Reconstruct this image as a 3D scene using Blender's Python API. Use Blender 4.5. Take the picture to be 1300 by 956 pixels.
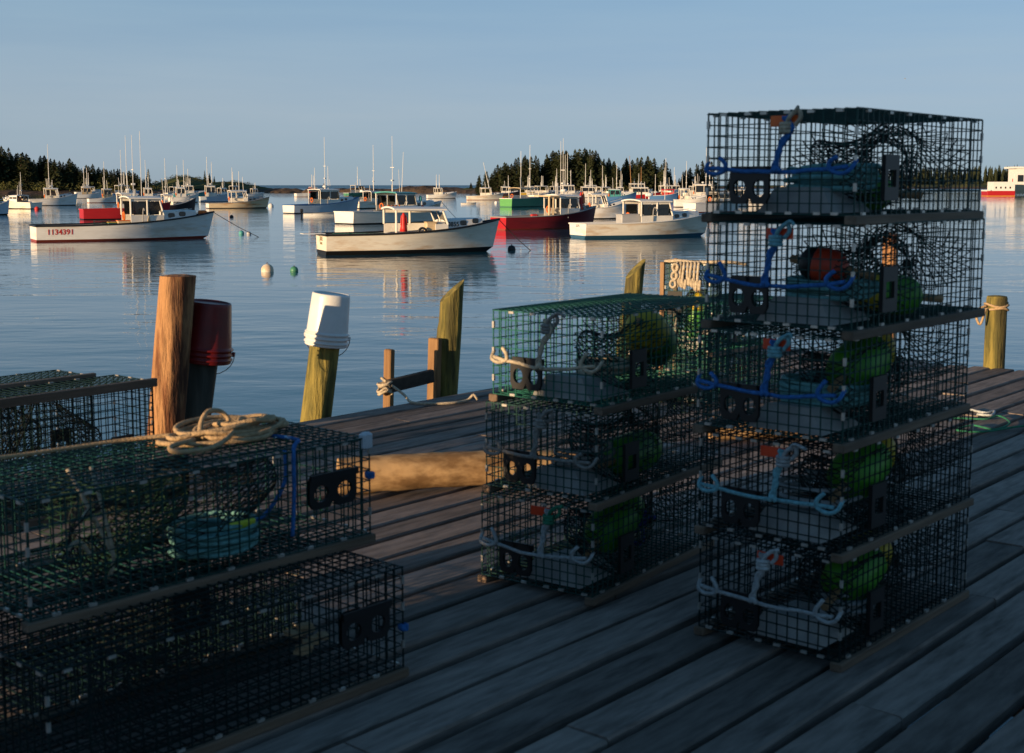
import bpy, math, random
import numpy as np
from mathutils import Vector, Matrix, noise as mnoise

for o in list(bpy.data.objects): bpy.data.objects.remove(o)
scene = bpy.context.scene
COL = scene.collection
R = math.radians
random.seed(7)

# ---------------------------------------------------------------- camera / world / sun / exposure
F, CX, CY, HY = 1650.0, 650.0, 433.0, 235.0      # focal length and principal point in photo pixels (1300 wide)
H = 3.5                                           # eye above the water (m)
DECK = H - 1.59                                   # pier deck above the water
TH = math.atan((CY - HY) / F)
cam = bpy.data.cameras.new('camera'); camo = bpy.data.objects.new('camera', cam); COL.objects.link(camo)
camo.location = (0, 0, H); camo.rotation_euler = (math.pi / 2 - TH, 0, 0)
cam.sensor_width = 36.0; cam.lens = 36.0 * F / 1300.0
cam.shift_y = -(478.0 - CY) / 1300.0
cam.clip_start = 0.1; cam.clip_end = 40000
cam.dof.use_dof = True; cam.dof.focus_distance = 78.0; cam.dof.aperture_fstop = 7.5
scene.camera = camo
scene.render.resolution_x, scene.render.resolution_y = 1024, 753

SUN_AZ, SUN_EL = 48.0, 6.0                        # azimuth the light travels to (deg right of view), elevation
world = bpy.data.worlds.new('World'); scene.world = world; world.use_nodes = True
wn = world.node_tree
bg = wn.nodes['Background']
sky = wn.nodes.new('ShaderNodeTexSky'); sky.sky_type = 'NISHITA'; sky.sun_disc = False
sky.sun_elevation = R(SUN_EL); sky.sun_rotation = R(SUN_AZ + 180.0)
sky.altitude = 0.0; sky.air_density = 0.55; sky.dust_density = 0.2; sky.ozone_density = 3.2
VEIL = (.66, .82)
# a thin veil of high cloud greys the low sky; faint streaks in it
tcw = wn.nodes.new('ShaderNodeTexCoord'); mpw = wn.nodes.new('ShaderNodeMapping'); mpw.inputs['Scale'].default_value = (1.2, 1.2, 14.0)
wn.links.new(tcw.outputs['Generated'], mpw.inputs[0])
nzw = wn.nodes.new('ShaderNodeTexNoise'); nzw.inputs['Scale'].default_value = 2.2; nzw.inputs['Detail'].default_value = 5.0; nzw.inputs['Roughness'].default_value = .55
wn.links.new(mpw.outputs[0], nzw.inputs['Vector'])
mrw = wn.nodes.new('ShaderNodeMapRange'); mrw.inputs[1].default_value = .3; mrw.inputs[2].default_value = .7; mrw.inputs[3].default_value = VEIL[0]; mrw.inputs[4].default_value = VEIL[1]
wn.links.new(nzw.outputs[0], mrw.inputs[0])
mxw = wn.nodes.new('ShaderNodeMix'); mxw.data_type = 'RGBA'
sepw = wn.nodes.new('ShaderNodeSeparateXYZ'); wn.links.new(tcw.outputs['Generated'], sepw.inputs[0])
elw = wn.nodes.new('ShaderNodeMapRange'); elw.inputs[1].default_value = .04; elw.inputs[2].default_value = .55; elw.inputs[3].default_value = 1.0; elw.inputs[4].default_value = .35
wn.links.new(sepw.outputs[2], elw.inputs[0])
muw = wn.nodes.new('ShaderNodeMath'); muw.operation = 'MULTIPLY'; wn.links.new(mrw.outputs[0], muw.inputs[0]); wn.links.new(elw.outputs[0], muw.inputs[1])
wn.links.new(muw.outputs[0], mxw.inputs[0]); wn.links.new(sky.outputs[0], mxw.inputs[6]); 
vrw = wn.nodes.new('ShaderNodeValToRGB'); ve = vrw.color_ramp.elements      # veil colour by height, made bluer above the view to tint water reflections
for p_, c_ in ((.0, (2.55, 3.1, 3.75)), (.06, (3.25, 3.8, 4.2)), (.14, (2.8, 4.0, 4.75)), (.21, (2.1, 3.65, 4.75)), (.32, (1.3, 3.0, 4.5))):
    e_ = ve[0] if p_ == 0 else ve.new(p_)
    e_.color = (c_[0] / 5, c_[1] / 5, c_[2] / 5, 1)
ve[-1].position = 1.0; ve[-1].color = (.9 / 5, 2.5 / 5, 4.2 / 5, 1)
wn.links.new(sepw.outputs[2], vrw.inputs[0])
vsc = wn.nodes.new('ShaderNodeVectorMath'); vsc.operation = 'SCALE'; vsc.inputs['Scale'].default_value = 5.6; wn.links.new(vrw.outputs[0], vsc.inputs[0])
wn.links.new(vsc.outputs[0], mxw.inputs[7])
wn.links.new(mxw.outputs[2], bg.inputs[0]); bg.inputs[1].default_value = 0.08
sl = bpy.data.lights.new('sun', 'SUN'); sun = bpy.data.objects.new('sun', sl); COL.objects.link(sun)
sl.energy = 5.0; sl.angle = R(0.5); sl.color = (1.0, 0.70, 0.40)
LD = Vector((math.sin(R(SUN_AZ)) * math.cos(R(SUN_EL)), math.cos(R(SUN_AZ)) * math.cos(R(SUN_EL)), -math.sin(R(SUN_EL))))
sun.rotation_euler = LD.to_track_quat('-Z', 'Y').to_euler(); sun.location = (-30, -30, 20)
vs = scene.view_settings; vs.view_transform = 'Standard'; vs.look = 'None'; vs.gamma = 1.0
vs.use_curve_mapping = False; vs.exposure = 0.58
scene.cycles.use_denoising = True; scene.cycles.max_bounces = 8; scene.cycles.sample_clamp_indirect = 6.0

# ---------------------------------------------------------------- pixels to places
def ray(x, y):
    u = (x - CX) / F; v = -(y - CY) / F
    return Vector((u, math.cos(TH) + v * math.sin(TH), -math.sin(TH) + v * math.cos(TH)))
def atz(x, y, z):                                 # where the pixel's ray meets height z
    d = ray(x, y); return Vector((0, 0, H)) + d * ((z - H) / d.z)
def aty(x, y, Y):                                 # where it meets the distance Y
    d = ray(x, y); return Vector((0, 0, H)) + d * (Y / d.y)
def proj(p):
    p = Vector(p) - Vector((0, 0, H))
    zc = p.y * math.cos(TH) - p.z * math.sin(TH); yc = p.y * math.sin(TH) + p.z * math.cos(TH)
    return (CX + F * p.x / zc, CY - F * yc / zc) if zc > 0.01 else (1e9, 1e9)

# ---------------------------------------------------------------- mesh helpers
class MB:
    def __init__(s): s.v = []; s.f = []
    def add(s, vs, fs):
        n = len(s.v); s.v.extend([tuple(v) for v in vs]); s.f.extend([tuple(i + n for i in f) for f in fs]); return s
    def box(s, c, d, rz=0.0, bev=0.0, M=None):
        x, y, z = d[0] / 2, d[1] / 2, d[2] / 2
        if bev > 0:
            b = min(bev, x * .9, y * .9, z * .9)
            rings = [(-z, b), (-z + b, 0), (z - b, 0), (z, b)]
            vs = []
            for zz, i in rings:
                xx, yy = x - i, y - i; k = b - i if i == 0 else 0
                # octagon-like ring keeps the vertical edges chamfered too
                xx, yy = x - (i), y - (i); e = b
                vs += [(-xx + e, -yy, zz), (xx - e, -yy, zz), (xx, -yy + e, zz), (xx, yy - e, zz), (xx - e, yy, zz), (-xx + e, yy, zz), (-xx, yy - e, zz), (-xx, -yy + e, zz)]
            fs = [tuple(reversed(range(8))), tuple(range(24, 32))]
            for r in range(3):
                for k in range(8):
                    a, b2 = r * 8 + k, r * 8 + (k + 1) % 8; fs.append((a, b2, b2 + 8, a + 8))
        else:
            vs = [(-x, -y, -z), (x, -y, -z), (x, y, -z), (-x, y, -z), (-x, -y, z), (x, -y, z), (x, y, z), (-x, y, z)]
            fs = [(0, 3, 2, 1), (4, 5, 6, 7), (0, 1, 5, 4), (1, 2, 6, 5), (2, 3, 7, 6), (3, 0, 4, 7)]
        m = Matrix.Translation(Vector(c)) @ (M.to_4x4() if M else Matrix.Rotation(rz, 4, 'Z'))
        return s.add([m @ Vector(v) for v in vs], fs)
    def cyl(s, p0, p1, r0, r1=None, n=10, caps=True):
        r1 = r0 if r1 is None else r1
        p0, p1 = Vector(p0), Vector(p1); d = (p1 - p0).normalized()
        a = d.orthogonal().normalized(); b = d.cross(a)
        vs = []
        for p, r in ((p0, r0), (p1, r1)):
            for k in range(n):
                t = 2 * math.pi * k / n; vs.append(p + (a * math.cos(t) + b * math.sin(t)) * r)
        fs = [(k, (k + 1) % n, n + (k + 1) % n, n + k) for k in range(n)]
        if caps: fs += [tuple(reversed(range(n))), tuple(range(n, 2 * n))]
        return s.add(vs, fs)
    def tube(s, pts, r, n=6, closed=False, caps=True):
        pts = [Vector(p) for p in pts]; m = len(pts); vs = []; fs = []
        up = None
        for i, p in enumerate(pts):
            if closed: d = pts[(i + 1) % m] - pts[i - 1]
            else: d = pts[min(i + 1, m - 1)] - pts[max(i - 1, 0)]
            if d.length < 1e-9: d = Vector((0, 0, 1))
            d.normalize()
            if up is None: up = d.orthogonal().normalized()
            up = up - d * up.dot(d)
            if up.length < 1e-6: up = d.orthogonal()
            up.normalize(); w = d.cross(up)
            rr = r[i] if isinstance(r, (list, tuple)) else r
            for k in range(n):
                t = 2 * math.pi * k / n; vs.append(p + (up * math.cos(t) + w * math.sin(t)) * rr)
        for i in range(m if closed else m - 1):
            j = (i + 1) % m
            for k in range(n):
                k2 = (k + 1) % n; fs.append((i * n + k, i * n + k2, j * n + k2, j * n + k))
        if caps and not closed: fs += [tuple(reversed(range(n))), tuple(range((m - 1) * n, m * n))]
        return s.add(vs, fs)
    def lathe(s, prof, n=24, M=None, wob=0.0):      # profile of (radius, z) turned about z
        vs = []; fs = []; m = len(prof)
        for i, (r, z) in enumerate(prof):
            for k in range(n):
                t = 2 * math.pi * k / n; rr = r * (1 + wob * math.sin(3 * t + i) + wob * .6 * math.sin(5 * t + 1.3 * i))
                vs.append(Vector((rr * math.cos(t), rr * math.sin(t), z)))
        for i in range(m - 1):
            for k in range(n):
                k2 = (k + 1) % n; fs.append((i * n + k, i * n + k2, (i + 1) * n + k2, (i + 1) * n + k))
        if prof[0][0] > 1e-6: fs.append(tuple(reversed(range(n))))
        if prof[-1][0] > 1e-6: fs.append(tuple(range((m - 1) * n, m * n)))
        if M: vs = [M @ v for v in vs]
        return s.add(vs, fs)
    def wire(s, p0, p1, r):                         # square wire without caps
        p0, p1 = Vector(p0), Vector(p1); d = (p1 - p0).normalized()
        a = d.orthogonal().normalized() * r; b = d.cross(a).normalized() * r
        vs = [p0 + a, p0 + b, p0 - a, p0 - b, p1 + a, p1 + b, p1 - a, p1 - b]
        return s.add(vs, [(k, (k + 1) % 4, 4 + (k + 1) % 4, 4 + k) for k in range(4)])
    def mesh(s, name, mat, smooth=False):
        me = bpy.data.meshes.new(name); me.from_pydata(s.v, [], s.f); me.materials.append(mat)
        if smooth: me.polygons.foreach_set('use_smooth', [True] * len(me.polygons))
        me.validate(); me.update(); return me
    def build(s, name, mat, parent=None, smooth=False, loc=None):
        return link(name, s.mesh(name, mat, smooth), parent, loc)

def link(name, data, parent=None, loc=None, rot=None):
    o = bpy.data.objects.new(name, data); COL.objects.link(o)
    if parent: o.parent = parent
    if loc is not None: o.location = loc
    if rot is not None: o.rotation_euler = rot
    return o
def tag(o, label=None, cat=None, group=None, kind=None):
    if label: o['label'] = label
    if cat: o['category'] = cat
    if group: o['group'] = group
    if kind: o['kind'] = kind
    return o
def thing(name, label, cat, loc=(0, 0, 0), rz=0.0, group=None, rot=None):
    o = link(name, None, None, loc, rot or (0, 0, rz)); o.empty_display_size = 0.1
    return tag(o, label, cat, group)
def smoothpath(pts, k=6, closed=False):
    pts = [Vector(p) for p in pts]; out = []; n = len(pts)
    rng = range(n) if closed else range(n - 1)
    for i in rng:
        if closed: a, b, c, d = pts[i - 1], pts[i], pts[(i + 1) % n], pts[(i + 2) % n]
        else: a, b, c, d = pts[max(i - 1, 0)], pts[i], pts[i + 1], pts[min(i + 2, n - 1)]
        for j in range(k):
            t = j / k
            out.append(.5 * ((2 * b) + (c - a) * t + (2 * a - 5 * b + 4 * c - d) * t * t + (3 * b - a - 3 * c + d) * t ** 3))
    if not closed: out.append(pts[-1])
    return out

# ---------------------------------------------------------------- materials
def newmat(name):
    m = bpy.data.materials.new(name); m.use_nodes = True
    nt = m.node_tree; return m, nt, nt.nodes['Principled BSDF']
def noise_node(nt, vec, scale, detail=4.0, rough=.55, sx=1, sy=1, sz=1):
    mp = nt.nodes.new('ShaderNodeMapping'); mp.inputs['Scale'].default_value = (sx, sy, sz)
    nt.links.new(vec, mp.inputs[0])
    n = nt.nodes.new('ShaderNodeTexNoise'); n.inputs['Scale'].default_value = scale; n.inputs['Detail'].default_value = detail
    n.inputs['Roughness'].default_value = rough
    nt.links.new(mp.outputs[0], n.inputs['Vector']); return n
def ramp(nt, fac, stops):
    r = nt.nodes.new('ShaderNodeValToRGB'); e = r.color_ramp.elements
    while len(e) < len(stops): e.new(.5)
    for i, (p, c) in enumerate(stops):
        e[i].position = p; e[i].color = (c[0], c[1], c[2], 1)
    nt.links.new(fac, r.inputs[0]); return r
def mixc(nt, fac, a, b, mode='MIX'):
    m = nt.nodes.new('ShaderNodeMix'); m.data_type = 'RGBA'; m.blend_type = mode
    for i, x in ((6, a), (7, b)):
        if isinstance(x, tuple): m.inputs[i].default_value = (x[0], x[1], x[2], 1)
        else: nt.links.new(x, m.inputs[i])
    if isinstance(fac, float): m.inputs[0].default_value = fac
    else: nt.links.new(fac, m.inputs[0])
    return m.outputs[2]
def pm(name, c1, c2=None, scale=6.0, rough=.6, bump=0.0, metal=0.0, stretch=(1, 1, 1), rnd=0.0, spec=.4, bscale=None, stain=None, stain_amt=.5, slo=.52, sharp=.15, bdist=.01):
    """painted / worn surface: two tones by noise, random value per object, fine relief, optional stains"""
    m, nt, b = newmat(name)
    tc = nt.nodes.new('ShaderNodeTexCoord'); vec = tc.outputs['Object']
    c2 = c2 or tuple(x * .8 for x in c1)
    oi = nt.nodes.new('ShaderNodeObjectInfo')
    off = nt.nodes.new('ShaderNodeVectorMath'); off.operation = 'MULTIPLY_ADD'
    cmb = nt.nodes.new('ShaderNodeCombineXYZ'); nt.links.new(oi.outputs['Random'], cmb.inputs[0]); nt.links.new(oi.outputs['Random'], cmb.inputs[2])
    nt.links.new(cmb.outputs[0], off.inputs[0]); off.inputs[1].default_value = (37, 0, 23); nt.links.new(vec, off.inputs[2])
    v = off.outputs[0]
    n = noise_node(nt, v, scale, 5, .6, *stretch)
    col = ramp(nt, n.outputs[0], [(.5 - sharp, c1), (.5 + sharp, c2)]).outputs[0]
    if stain:
        n2 = noise_node(nt, v, scale * .35, 6, .65, stretch[0], stretch[1], stretch[2])
        f = ramp(nt, n2.outputs[0], [(slo, (0, 0, 0)), (slo + .14, (stain_amt,) * 3)]).outputs[0]
        col = mixc(nt, f, col, stain)
    if rnd:
        mr = nt.nodes.new('ShaderNodeMapRange'); mr.inputs[3].default_value = 1 - rnd; mr.inputs[4].default_value = 1 + rnd
        nt.links.new(oi.outputs['Random'], mr.inputs[0])
        vm = nt.nodes.new('ShaderNodeVectorMath'); vm.operation = 'SCALE'
        nt.links.new(col, vm.inputs[0]); nt.links.new(mr.outputs[0], vm.inputs['Scale']); col = vm.outputs[0]
    nt.links.new(col, b.inputs['Base Color'])
    b.inputs['Roughness'].default_value = rough; b.inputs['Metallic'].default_value = metal
    b.inputs['Specular IOR Level'].default_value = spec
    if bump:
        n3 = noise_node(nt, v, bscale or scale * 4, 4, .6, *stretch)
        bp = nt.nodes.new('ShaderNodeBump'); bp.inputs['Strength'].default_value = bump; bp.inputs['Distance'].default_value = bdist
        nt.links.new(n3.outputs[0], bp.inputs['Height']); nt.links.new(bp.outputs[0], b.inputs['Normal'])
    return m

M = {}
M['plank'] = pm('weathered_plank', (.265, .212, .180), (.155, .125, .106), 3.0, .85, .35, stretch=(1.6, 10, 10), rnd=.36, bscale=6, stain=(.05, .042, .036), stain_amt=.7, slo=.55, spec=.2)
M['beam'] = pm('pier_timber', (.075, .06, .045), (.04, .032, .025), 3, .85, .5, stretch=(.4, 6, 6), rnd=.2)
M['pile_brown'] = pm('bare_pile_wood', (.40, .21, .09), (.17, .065, .025), 5, .85, 1.0, stretch=(3, 3, .45), stain=(.03, .011, .006), stain_amt=.92, slo=.50, bscale=9, sharp=.07, bdist=.03)
M['pile_green'] = pm('lichen_pile_wood', (.25, .20, .05), (.10, .09, .025), 5, .9, 1.0, stretch=(3, 3, .35), stain=(.045, .038, .016), stain_amt=.85, slo=.50, bscale=9, sharp=.07, bdist=.03)
M['pile_dark'] = pm('tarred_pile_wood', (.06, .075, .065), (.025, .035, .03), 6, .75, .6, stretch=(2, 2, .3), bscale=9)
M['post_wood'] = pm('sawn_post_wood', (.30, .17, .07), (.17, .085, .035), 6, .75, .6, stretch=(3, 3, .3), bscale=10)
M['log'] = pm('peeled_log', (.42, .27, .13), (.18, .10, .04), 4, .85, 1.0, stretch=(1.2, 2.4, 2.4), stain=(.07, .035, .014), stain_amt=.7, slo=.50, bscale=3, sharp=.10, bdist=.012)
M['wire_green'] = pm('green_coated_wire', (.005, .058, .048), (.003, .032, .030), 20, .5, spec=.25)
M['wire_teal'] = pm('teal_coated_wire', (.006, .13, .09), (.004, .075, .055), 20, .5, spec=.25)
M['wire_black'] = pm('dark_coated_wire', (.002, .020, .019), (.0015, .011, .012), 20, .5, spec=.2)
M['net'] = pm('dark_netting', (.012, .02, .018), (.007, .012, .012), 20, .8)
M['net_green'] = pm('green_netting', (.015, .06, .03), (.01, .035, .018), 20, .8)
M['runner'] = pm('oak_runner', (.20, .135, .09), (.11, .075, .05), 5, .8, .5, stretch=(.4, 6, 6), rnd=.25)
M['runner_light'] = pm('new_wood_runner', (.36, .22, .11), (.25, .14, .065), 5, .75, .5, stretch=(.4, 6, 6))
M['vent'] = pm('black_plastic', (.010, .010, .011), (.006, .006, .007), 12, .5)
M['clip'] = pm('galvanised_clip', (.5, .48, .44), (.35, .33, .3), 30, .4, metal=.6)
M['concrete'] = pm('pale_concrete', (.38, .38, .36), (.27, .27, .26), 9, .9, .4)
def rope(n, c, k=.6): M[n] = pm(n, c, tuple(x * k for x in c), 60, .85, .8, bscale=120)
rope('rope_blue', (.035, .17, .48)); rope('rope_cyan', (.22, .50, .56)); rope('rope_white', (.55, .58, .58)); rope('rope_tan', (.52, .36, .20), .7)
rope('rope_grey', (.30, .28, .25)); rope('rope_teal', (.20, .48, .47)); rope('rope_green', (.03, .22, .12)); rope('rope_dark', (.03, .03, .03)); rope('rope_cream', (.6, .5, .36))
rope('rope_pale', (.42, .44, .44))
M['tag_red'] = pm('red_plastic_tag', (.75, .06, .015), (.6, .04, .01), 10, .4)
M['tag_orange'] = pm('orange_plastic_tag', (.9, .16, .02), (.75, .11, .012), 10, .4)
M['buoy_green'] = pm('green_buoy_paint', (.08, .31, .02), (.05, .22, .015), 7, .45, .2, stain=(.03, .09, .02), stain_amt=.4)
M['buoy_yellow'] = pm('yellow_buoy_paint', (.62, .46, .025), (.5, .36, .02), 7, .45, .2)
M['buoy_red'] = pm('red_buoy_paint', (.6, .06, .02), (.42, .035, .015), 7, .45, .2)
M['bucket_white'] = pm('white_bucket_plastic', (.72, .72, .70), (.62, .62, .6), 5, .35, .15, stain=(.30, .25, .18), stain_amt=.45)
M['bucket_red'] = pm('red_bucket_plastic', (.17, .009, .008), (.10, .006, .006), 5, .4, .15, stain=(.05, .005, .005), stain_amt=.6)
M['steel'] = pm('rusty_wire', (.16, .10, .07), (.08, .05, .035), 30, .6, metal=.5)

# ---------------------------------------------------------------- water, land, far shore
def water_mat():
    m, nt, b = newmat('sea_water')
    b.inputs['Base Color'].default_value = (.004, .075, .118, 1); b.inputs['Roughness'].default_value = .03
    b.inputs['IOR'].default_value = 1.333
    tc = nt.nodes.new('ShaderNodeTexCoord'); vec = tc.outputs['Object']
    n1 = noise_node(nt, vec, .55, 2, .5, .55, 1, 1)
    n2 = noise_node(nt, vec, 2.1, 3, .55, .5, 1, 1)
    n3 = noise_node(nt, vec, .06, 2, .5, .5, 1, 1)           # patches of calmer and livelier water
    a = nt.nodes.new('ShaderNodeMath'); a.operation = 'MULTIPLY_ADD'
    nt.links.new(n2.outputs[0], a.inputs[0]); a.inputs[1].default_value = .30; nt.links.new(n1.outputs[0], a.inputs[2])
    amp = ramp(nt, n3.outputs[0], [(.35, (.35,) * 3), (.65, (1,) * 3)])
    mu = nt.nodes.new('ShaderNodeMath'); mu.operation = 'MULTIPLY'
    nt.links.new(a.outputs[0], mu.inputs[0]); nt.links.new(amp.outputs[0], mu.inputs[1])
    # open sea beyond the islands is choppier than the harbour
    sep = nt.nodes.new('ShaderNodeSeparateXYZ'); nt.links.new(vec, sep.inputs[0])
    mr = nt.nodes.new('ShaderNodeMapRange'); mr.inputs[1].default_value = 560; mr.inputs[2].default_value = 1100
    mr.inputs[3].default_value = 1.0; mr.inputs[4].default_value = 9.0
    nt.links.new(sep.outputs[1], mr.inputs[0])
    mro = nt.nodes.new('ShaderNodeMapRange'); mro.inputs[1].default_value = 600; mro.inputs[2].default_value = 1500; mro.inputs[3].default_value = .03; mro.inputs[4].default_value = .34
    nt.links.new(sep.outputs[1], mro.inputs[0]); nt.links.new(mro.outputs[0], b.inputs['Roughness'])
    mu2 = nt.nodes.new('ShaderNodeMath'); mu2.operation = 'MULTIPLY'
    nt.links.new(mu.outputs[0], mu2.inputs[0]); nt.links.new(mr.outputs[0], mu2.inputs[1])
    bp = nt.nodes.new('ShaderNodeBump'); bp.inputs['Strength'].default_value = 1.0; bp.inputs['Distance'].default_value = .058
    nt.links.new(mu2.outputs[0], bp.inputs['Height']); nt.links.new(bp.outputs[0], b.inputs['Normal'])
    return m
wm = MB()
ys = [-400, -60, 0, 60, 150, 300, 600, 1200, 3000, 8000, 30000]; xs = [-20000, -4000, -800, -200, 0, 200, 800, 4000, 20000]
wm.add([(x, y, 0) for y in ys for x in xs], [(j * 9 + i, j * 9 + i + 1, (j + 1) * 9 + i + 1, (j + 1) * 9 + i) for j in range(len(ys) - 1) for i in range(8)])
tag(wm.build('water', water_mat()), kind='structure')

def land_mat(name, grass, grass2, rock, rock2, split):
    m, nt, b = newmat(name)
    tc = nt.nodes.new('ShaderNodeTexCoord'); vec = tc.outputs['Object']
    n = noise_node(nt, vec, .12, 6, .65); g = ramp(nt, n.outputs[0], [(.35, grass), (.65, grass2)])
    n2 = noise_node(nt, vec, .35, 6, .7); r = ramp(nt, n2.outputs[0], [(.3, rock), (.7, rock2)])
    sep = nt.nodes.new('ShaderNodeSeparateXYZ'); nt.links.new(vec, sep.inputs[0])
    ad = nt.nodes.new('ShaderNodeMath'); ad.operation = 'MULTIPLY_ADD'; nt.links.new(n2.outputs[0], ad.inputs[0]); ad.inputs[1].default_value = 3.0; nt.links.new(sep.outputs[2], ad.inputs[2])
    f = nt.nodes.new('ShaderNodeMapRange'); f.inputs[1].default_value = split + 1.2; f.inputs[2].default_value = split + 1.9
    nt.links.new(ad.outputs[0], f.inputs[0])
    nt.links.new(mixc(nt, f.outputs[0], r.outputs[0], g.outputs[0]), b.inputs['Base Color']); b.inputs['Roughness'].default_value = .9
    b.inputs['Specular IOR Level'].default_value = .2
    bp = nt.nodes.new('ShaderNodeBump'); bp.inputs['Strength'].default_value = .8; bp.inputs['Distance'].default_value = .5
    nt.links.new(n2.outputs[0], bp.inputs['Height']); nt.links.new(bp.outputs[0], b.inputs['Normal'])
    return m
M['land'] = land_mat('island_ground', (.045, .07, .022), (.10, .085, .03), (.10, .065, .045), (.035, .028, .024), 1.6)
M['rock'] = land_mat('ledge_rock', (.16, .09, .05), (.09, .06, .04), (.13, .085, .055), (.03, .024, .02), 9.0)

def island(name, cx, cy, rx, ry, hfun, mat, nx=60, ny=24, rough=1.0, seed=0):
    """a height field that dives below the water at its rim"""
    b = MB(); vs = []; 
    for j in range(ny + 1):
        for i in range(nx + 1):
            u = -1 + 2 * i / nx; v = -1 + 2 * j / ny
            x, y = cx + rx * u, cy + ry * v
            n1 = mnoise.fractal(Vector((x * .035 + seed, y * .035, seed)), .8, 2.1, 5)
            rr = u * u + v * v + .22 * mnoise.noise(Vector((x * .03, y * .03, 3 + seed))) + .10 * mnoise.noise(Vector((x * .15, y * .15, seed)))
            e = max(-1.0, 1 - rr ** 1.0) if rr > 0 else 1
            h = hfun(u) * (max(e, 0) ** .55) if e > 0 else e * 3
            n2 = mnoise.noise(Vector((x * .3, y * .3, seed + 9)))
            vs.append((x, y, h + (n1 * 1.2 + n2 * .5) * rough * (1 if e > 0 else .3) - .3))
    b.add(vs, [(j * (nx + 1) + i, j * (nx + 1) + i + 1, (j + 1) * (nx + 1) + i + 1, (j + 1) * (nx + 1) + i) for j in range(ny) for i in range(nx)])
    o = b.build(name, mat, smooth=False); tag(o, kind='structure')
    return o, vs, nx, ny, cx, cy, rx, ry
def height_at(isl, x, y):
    o, vs, nx, ny, cx, cy, rx, ry = isl
    i = min(max((x - cx + rx) / (2 * rx) * nx, 0), nx - 1e-3); j = min(max((y - cy + ry) / (2 * ry) * ny, 0), ny - 1e-3)
    i0, j0 = int(i), int(j); a, c = i - i0, j - j0; q = lambda ii, jj: vs[jj * (nx + 1) + ii][2]
    return (q(i0, j0) * (1 - a) + q(i0 + 1, j0) * a) * (1 - c) + (q(i0, j0 + 1) * (1 - a) + q(i0 + 1, j0 + 1) * a) * c
PX = lambda px, D: (px - CX) / F * D               # pixel column to metres at distance D

left_isl = island('wooded_shore', PX(40, 520) - 80, 560, 160, 45, lambda u: 2.6 + .8 * max(0, -u), M['land'], 160, 30, seed=1)
knoll = island('green_knoll', PX(250, 620), 650, 46, 28, lambda u: 3.2 + 5.2 * math.exp(-((u + .28) / .30) ** 2) + 2.0 * math.exp(-((u - .25) / .2) ** 2), M['land'], 80, 26, .8, seed=5)
right_isl = island('spruce_island', PX(750, 540), 585, 58, 40, lambda u: 3.0 + 1.3 * math.exp(-((u + .1) / .25) ** 2), M['land'], 90, 30, seed=3)
ledges = [island('rock_ledge', PX(365, 600), 610, 14, 9, lambda u: 2.6, M['rock'], 36, 14, 1.0, 11),
          island('rock_ledge', PX(392, 560), 575, 5, 6, lambda u: 2.2, M['rock'], 18, 10, .9, 12),
          island('rock_ledge', PX(470, 640), 650, 22, 9, lambda u: 2.0, M['rock'], 50, 12, .9, 13),
          island('rock_ledge', PX(560, 600), 620, 32, 14, lambda u: 2.4 + 1.2 * max(0, u), M['rock'], 60, 16, 1.1, 14)]
far_isl = island('far_wooded_shore', PX(1240, 1250), 1330, 330, 110, lambda u: 6 + 3 * math.sin(3 * u), M['land'], 80, 20, 2.0, seed=8)

# spruces
M['spruce'] = pm('spruce_needles', (.024, .038, .016), (.055, .060, .022), 1.2, .85, rnd=.35, spec=.2)
M['bark'] = pm('spruce_bark', (.10, .075, .055), (.06, .045, .035), 3, .9)
M['shrub'] = pm('shrub_leaves', (.05, .065, .02), (.085, .075, .025), .6, .85, rnd=.3, spec=.2)
def spruce_mesh(seed, h, rmax, base=.10, thin=1.0):
    rd = random.Random(seed); b = MB(); z = h * base
    lopside = rd.uniform(-.15, .15)
    while z < h * .985:
        t = (z - h * base) / (h * (1 - base))
        prof = (1 - t) ** .78 * (.55 + .45 * min(1, t * 5)) * rmax
        nb = max(3, int(rd.uniform(6, 9) * thin * (1 - .45 * t)))
        for k in range(nb):
            a = rd.uniform(0, 2 * math.pi); L = prof * rd.uniform(.55, 1.18) * (1 + lopside * math.cos(a)) + .12
            d = Vector((math.cos(a), math.sin(a), 0)); w = Vector((-d.y, d.x, 0))
            lift = rd.uniform(-.25, .12)
            ns = 2 + int(L / .8)
            for q in range(ns):
                f0 = (q + .2) / ns; f1 = (q + 1.25) / ns
                p0 = d * L * f0; p1 = d * L * min(f1, 1.05)
                z0 = z + L * (lift * f0 - .22 * f0 * f0); z1 = z + L * (lift * f1 - .22 * f1 * f1)
                wd = (.18 + .34 * L * (1 - f0 * .7) * .5) * rd.uniform(.7, 1.3)
                tw = rd.uniform(-.5, .5)
                sw = w * wd; up = Vector((0, 0, wd * tw))
                P0 = Vector((p0.x, p0.y, z0)); P1 = Vector((p1.x, p1.y, z1)) + w * rd.uniform(-.2, .2) * wd
                b.add([P0 + sw * .8 + up, P0 - sw * .8 - up, P1], [(0, 1, 2)])
                b.add([P0 + sw * .2, P1 * .6 + P0 * .4 - sw * .5 + Vector((0, 0, -wd * .9)), P1 + sw * .35 + Vector((0, 0, wd * .2))], [(0, 1, 2)])
        z += h * rd.uniform(.016, .028)
    for k in range(5):
        a = rd.uniform(0, 6.28); b.add([(.0, 0, h * 1.02), (math.cos(a) * .25, math.sin(a) * .25, h * .95), (math.cos(a + 2) * .25, math.sin(a + 2) * .25, h * .95)], [(0, 1, 2)])
    t = MB(); t.cyl((0, 0, -.8), (0, 0, h * .96), h * .014 + .05, .02, 6)
    return b.mesh('crown', M['spruce']), t.mesh('trunk', M['bark'])
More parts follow.
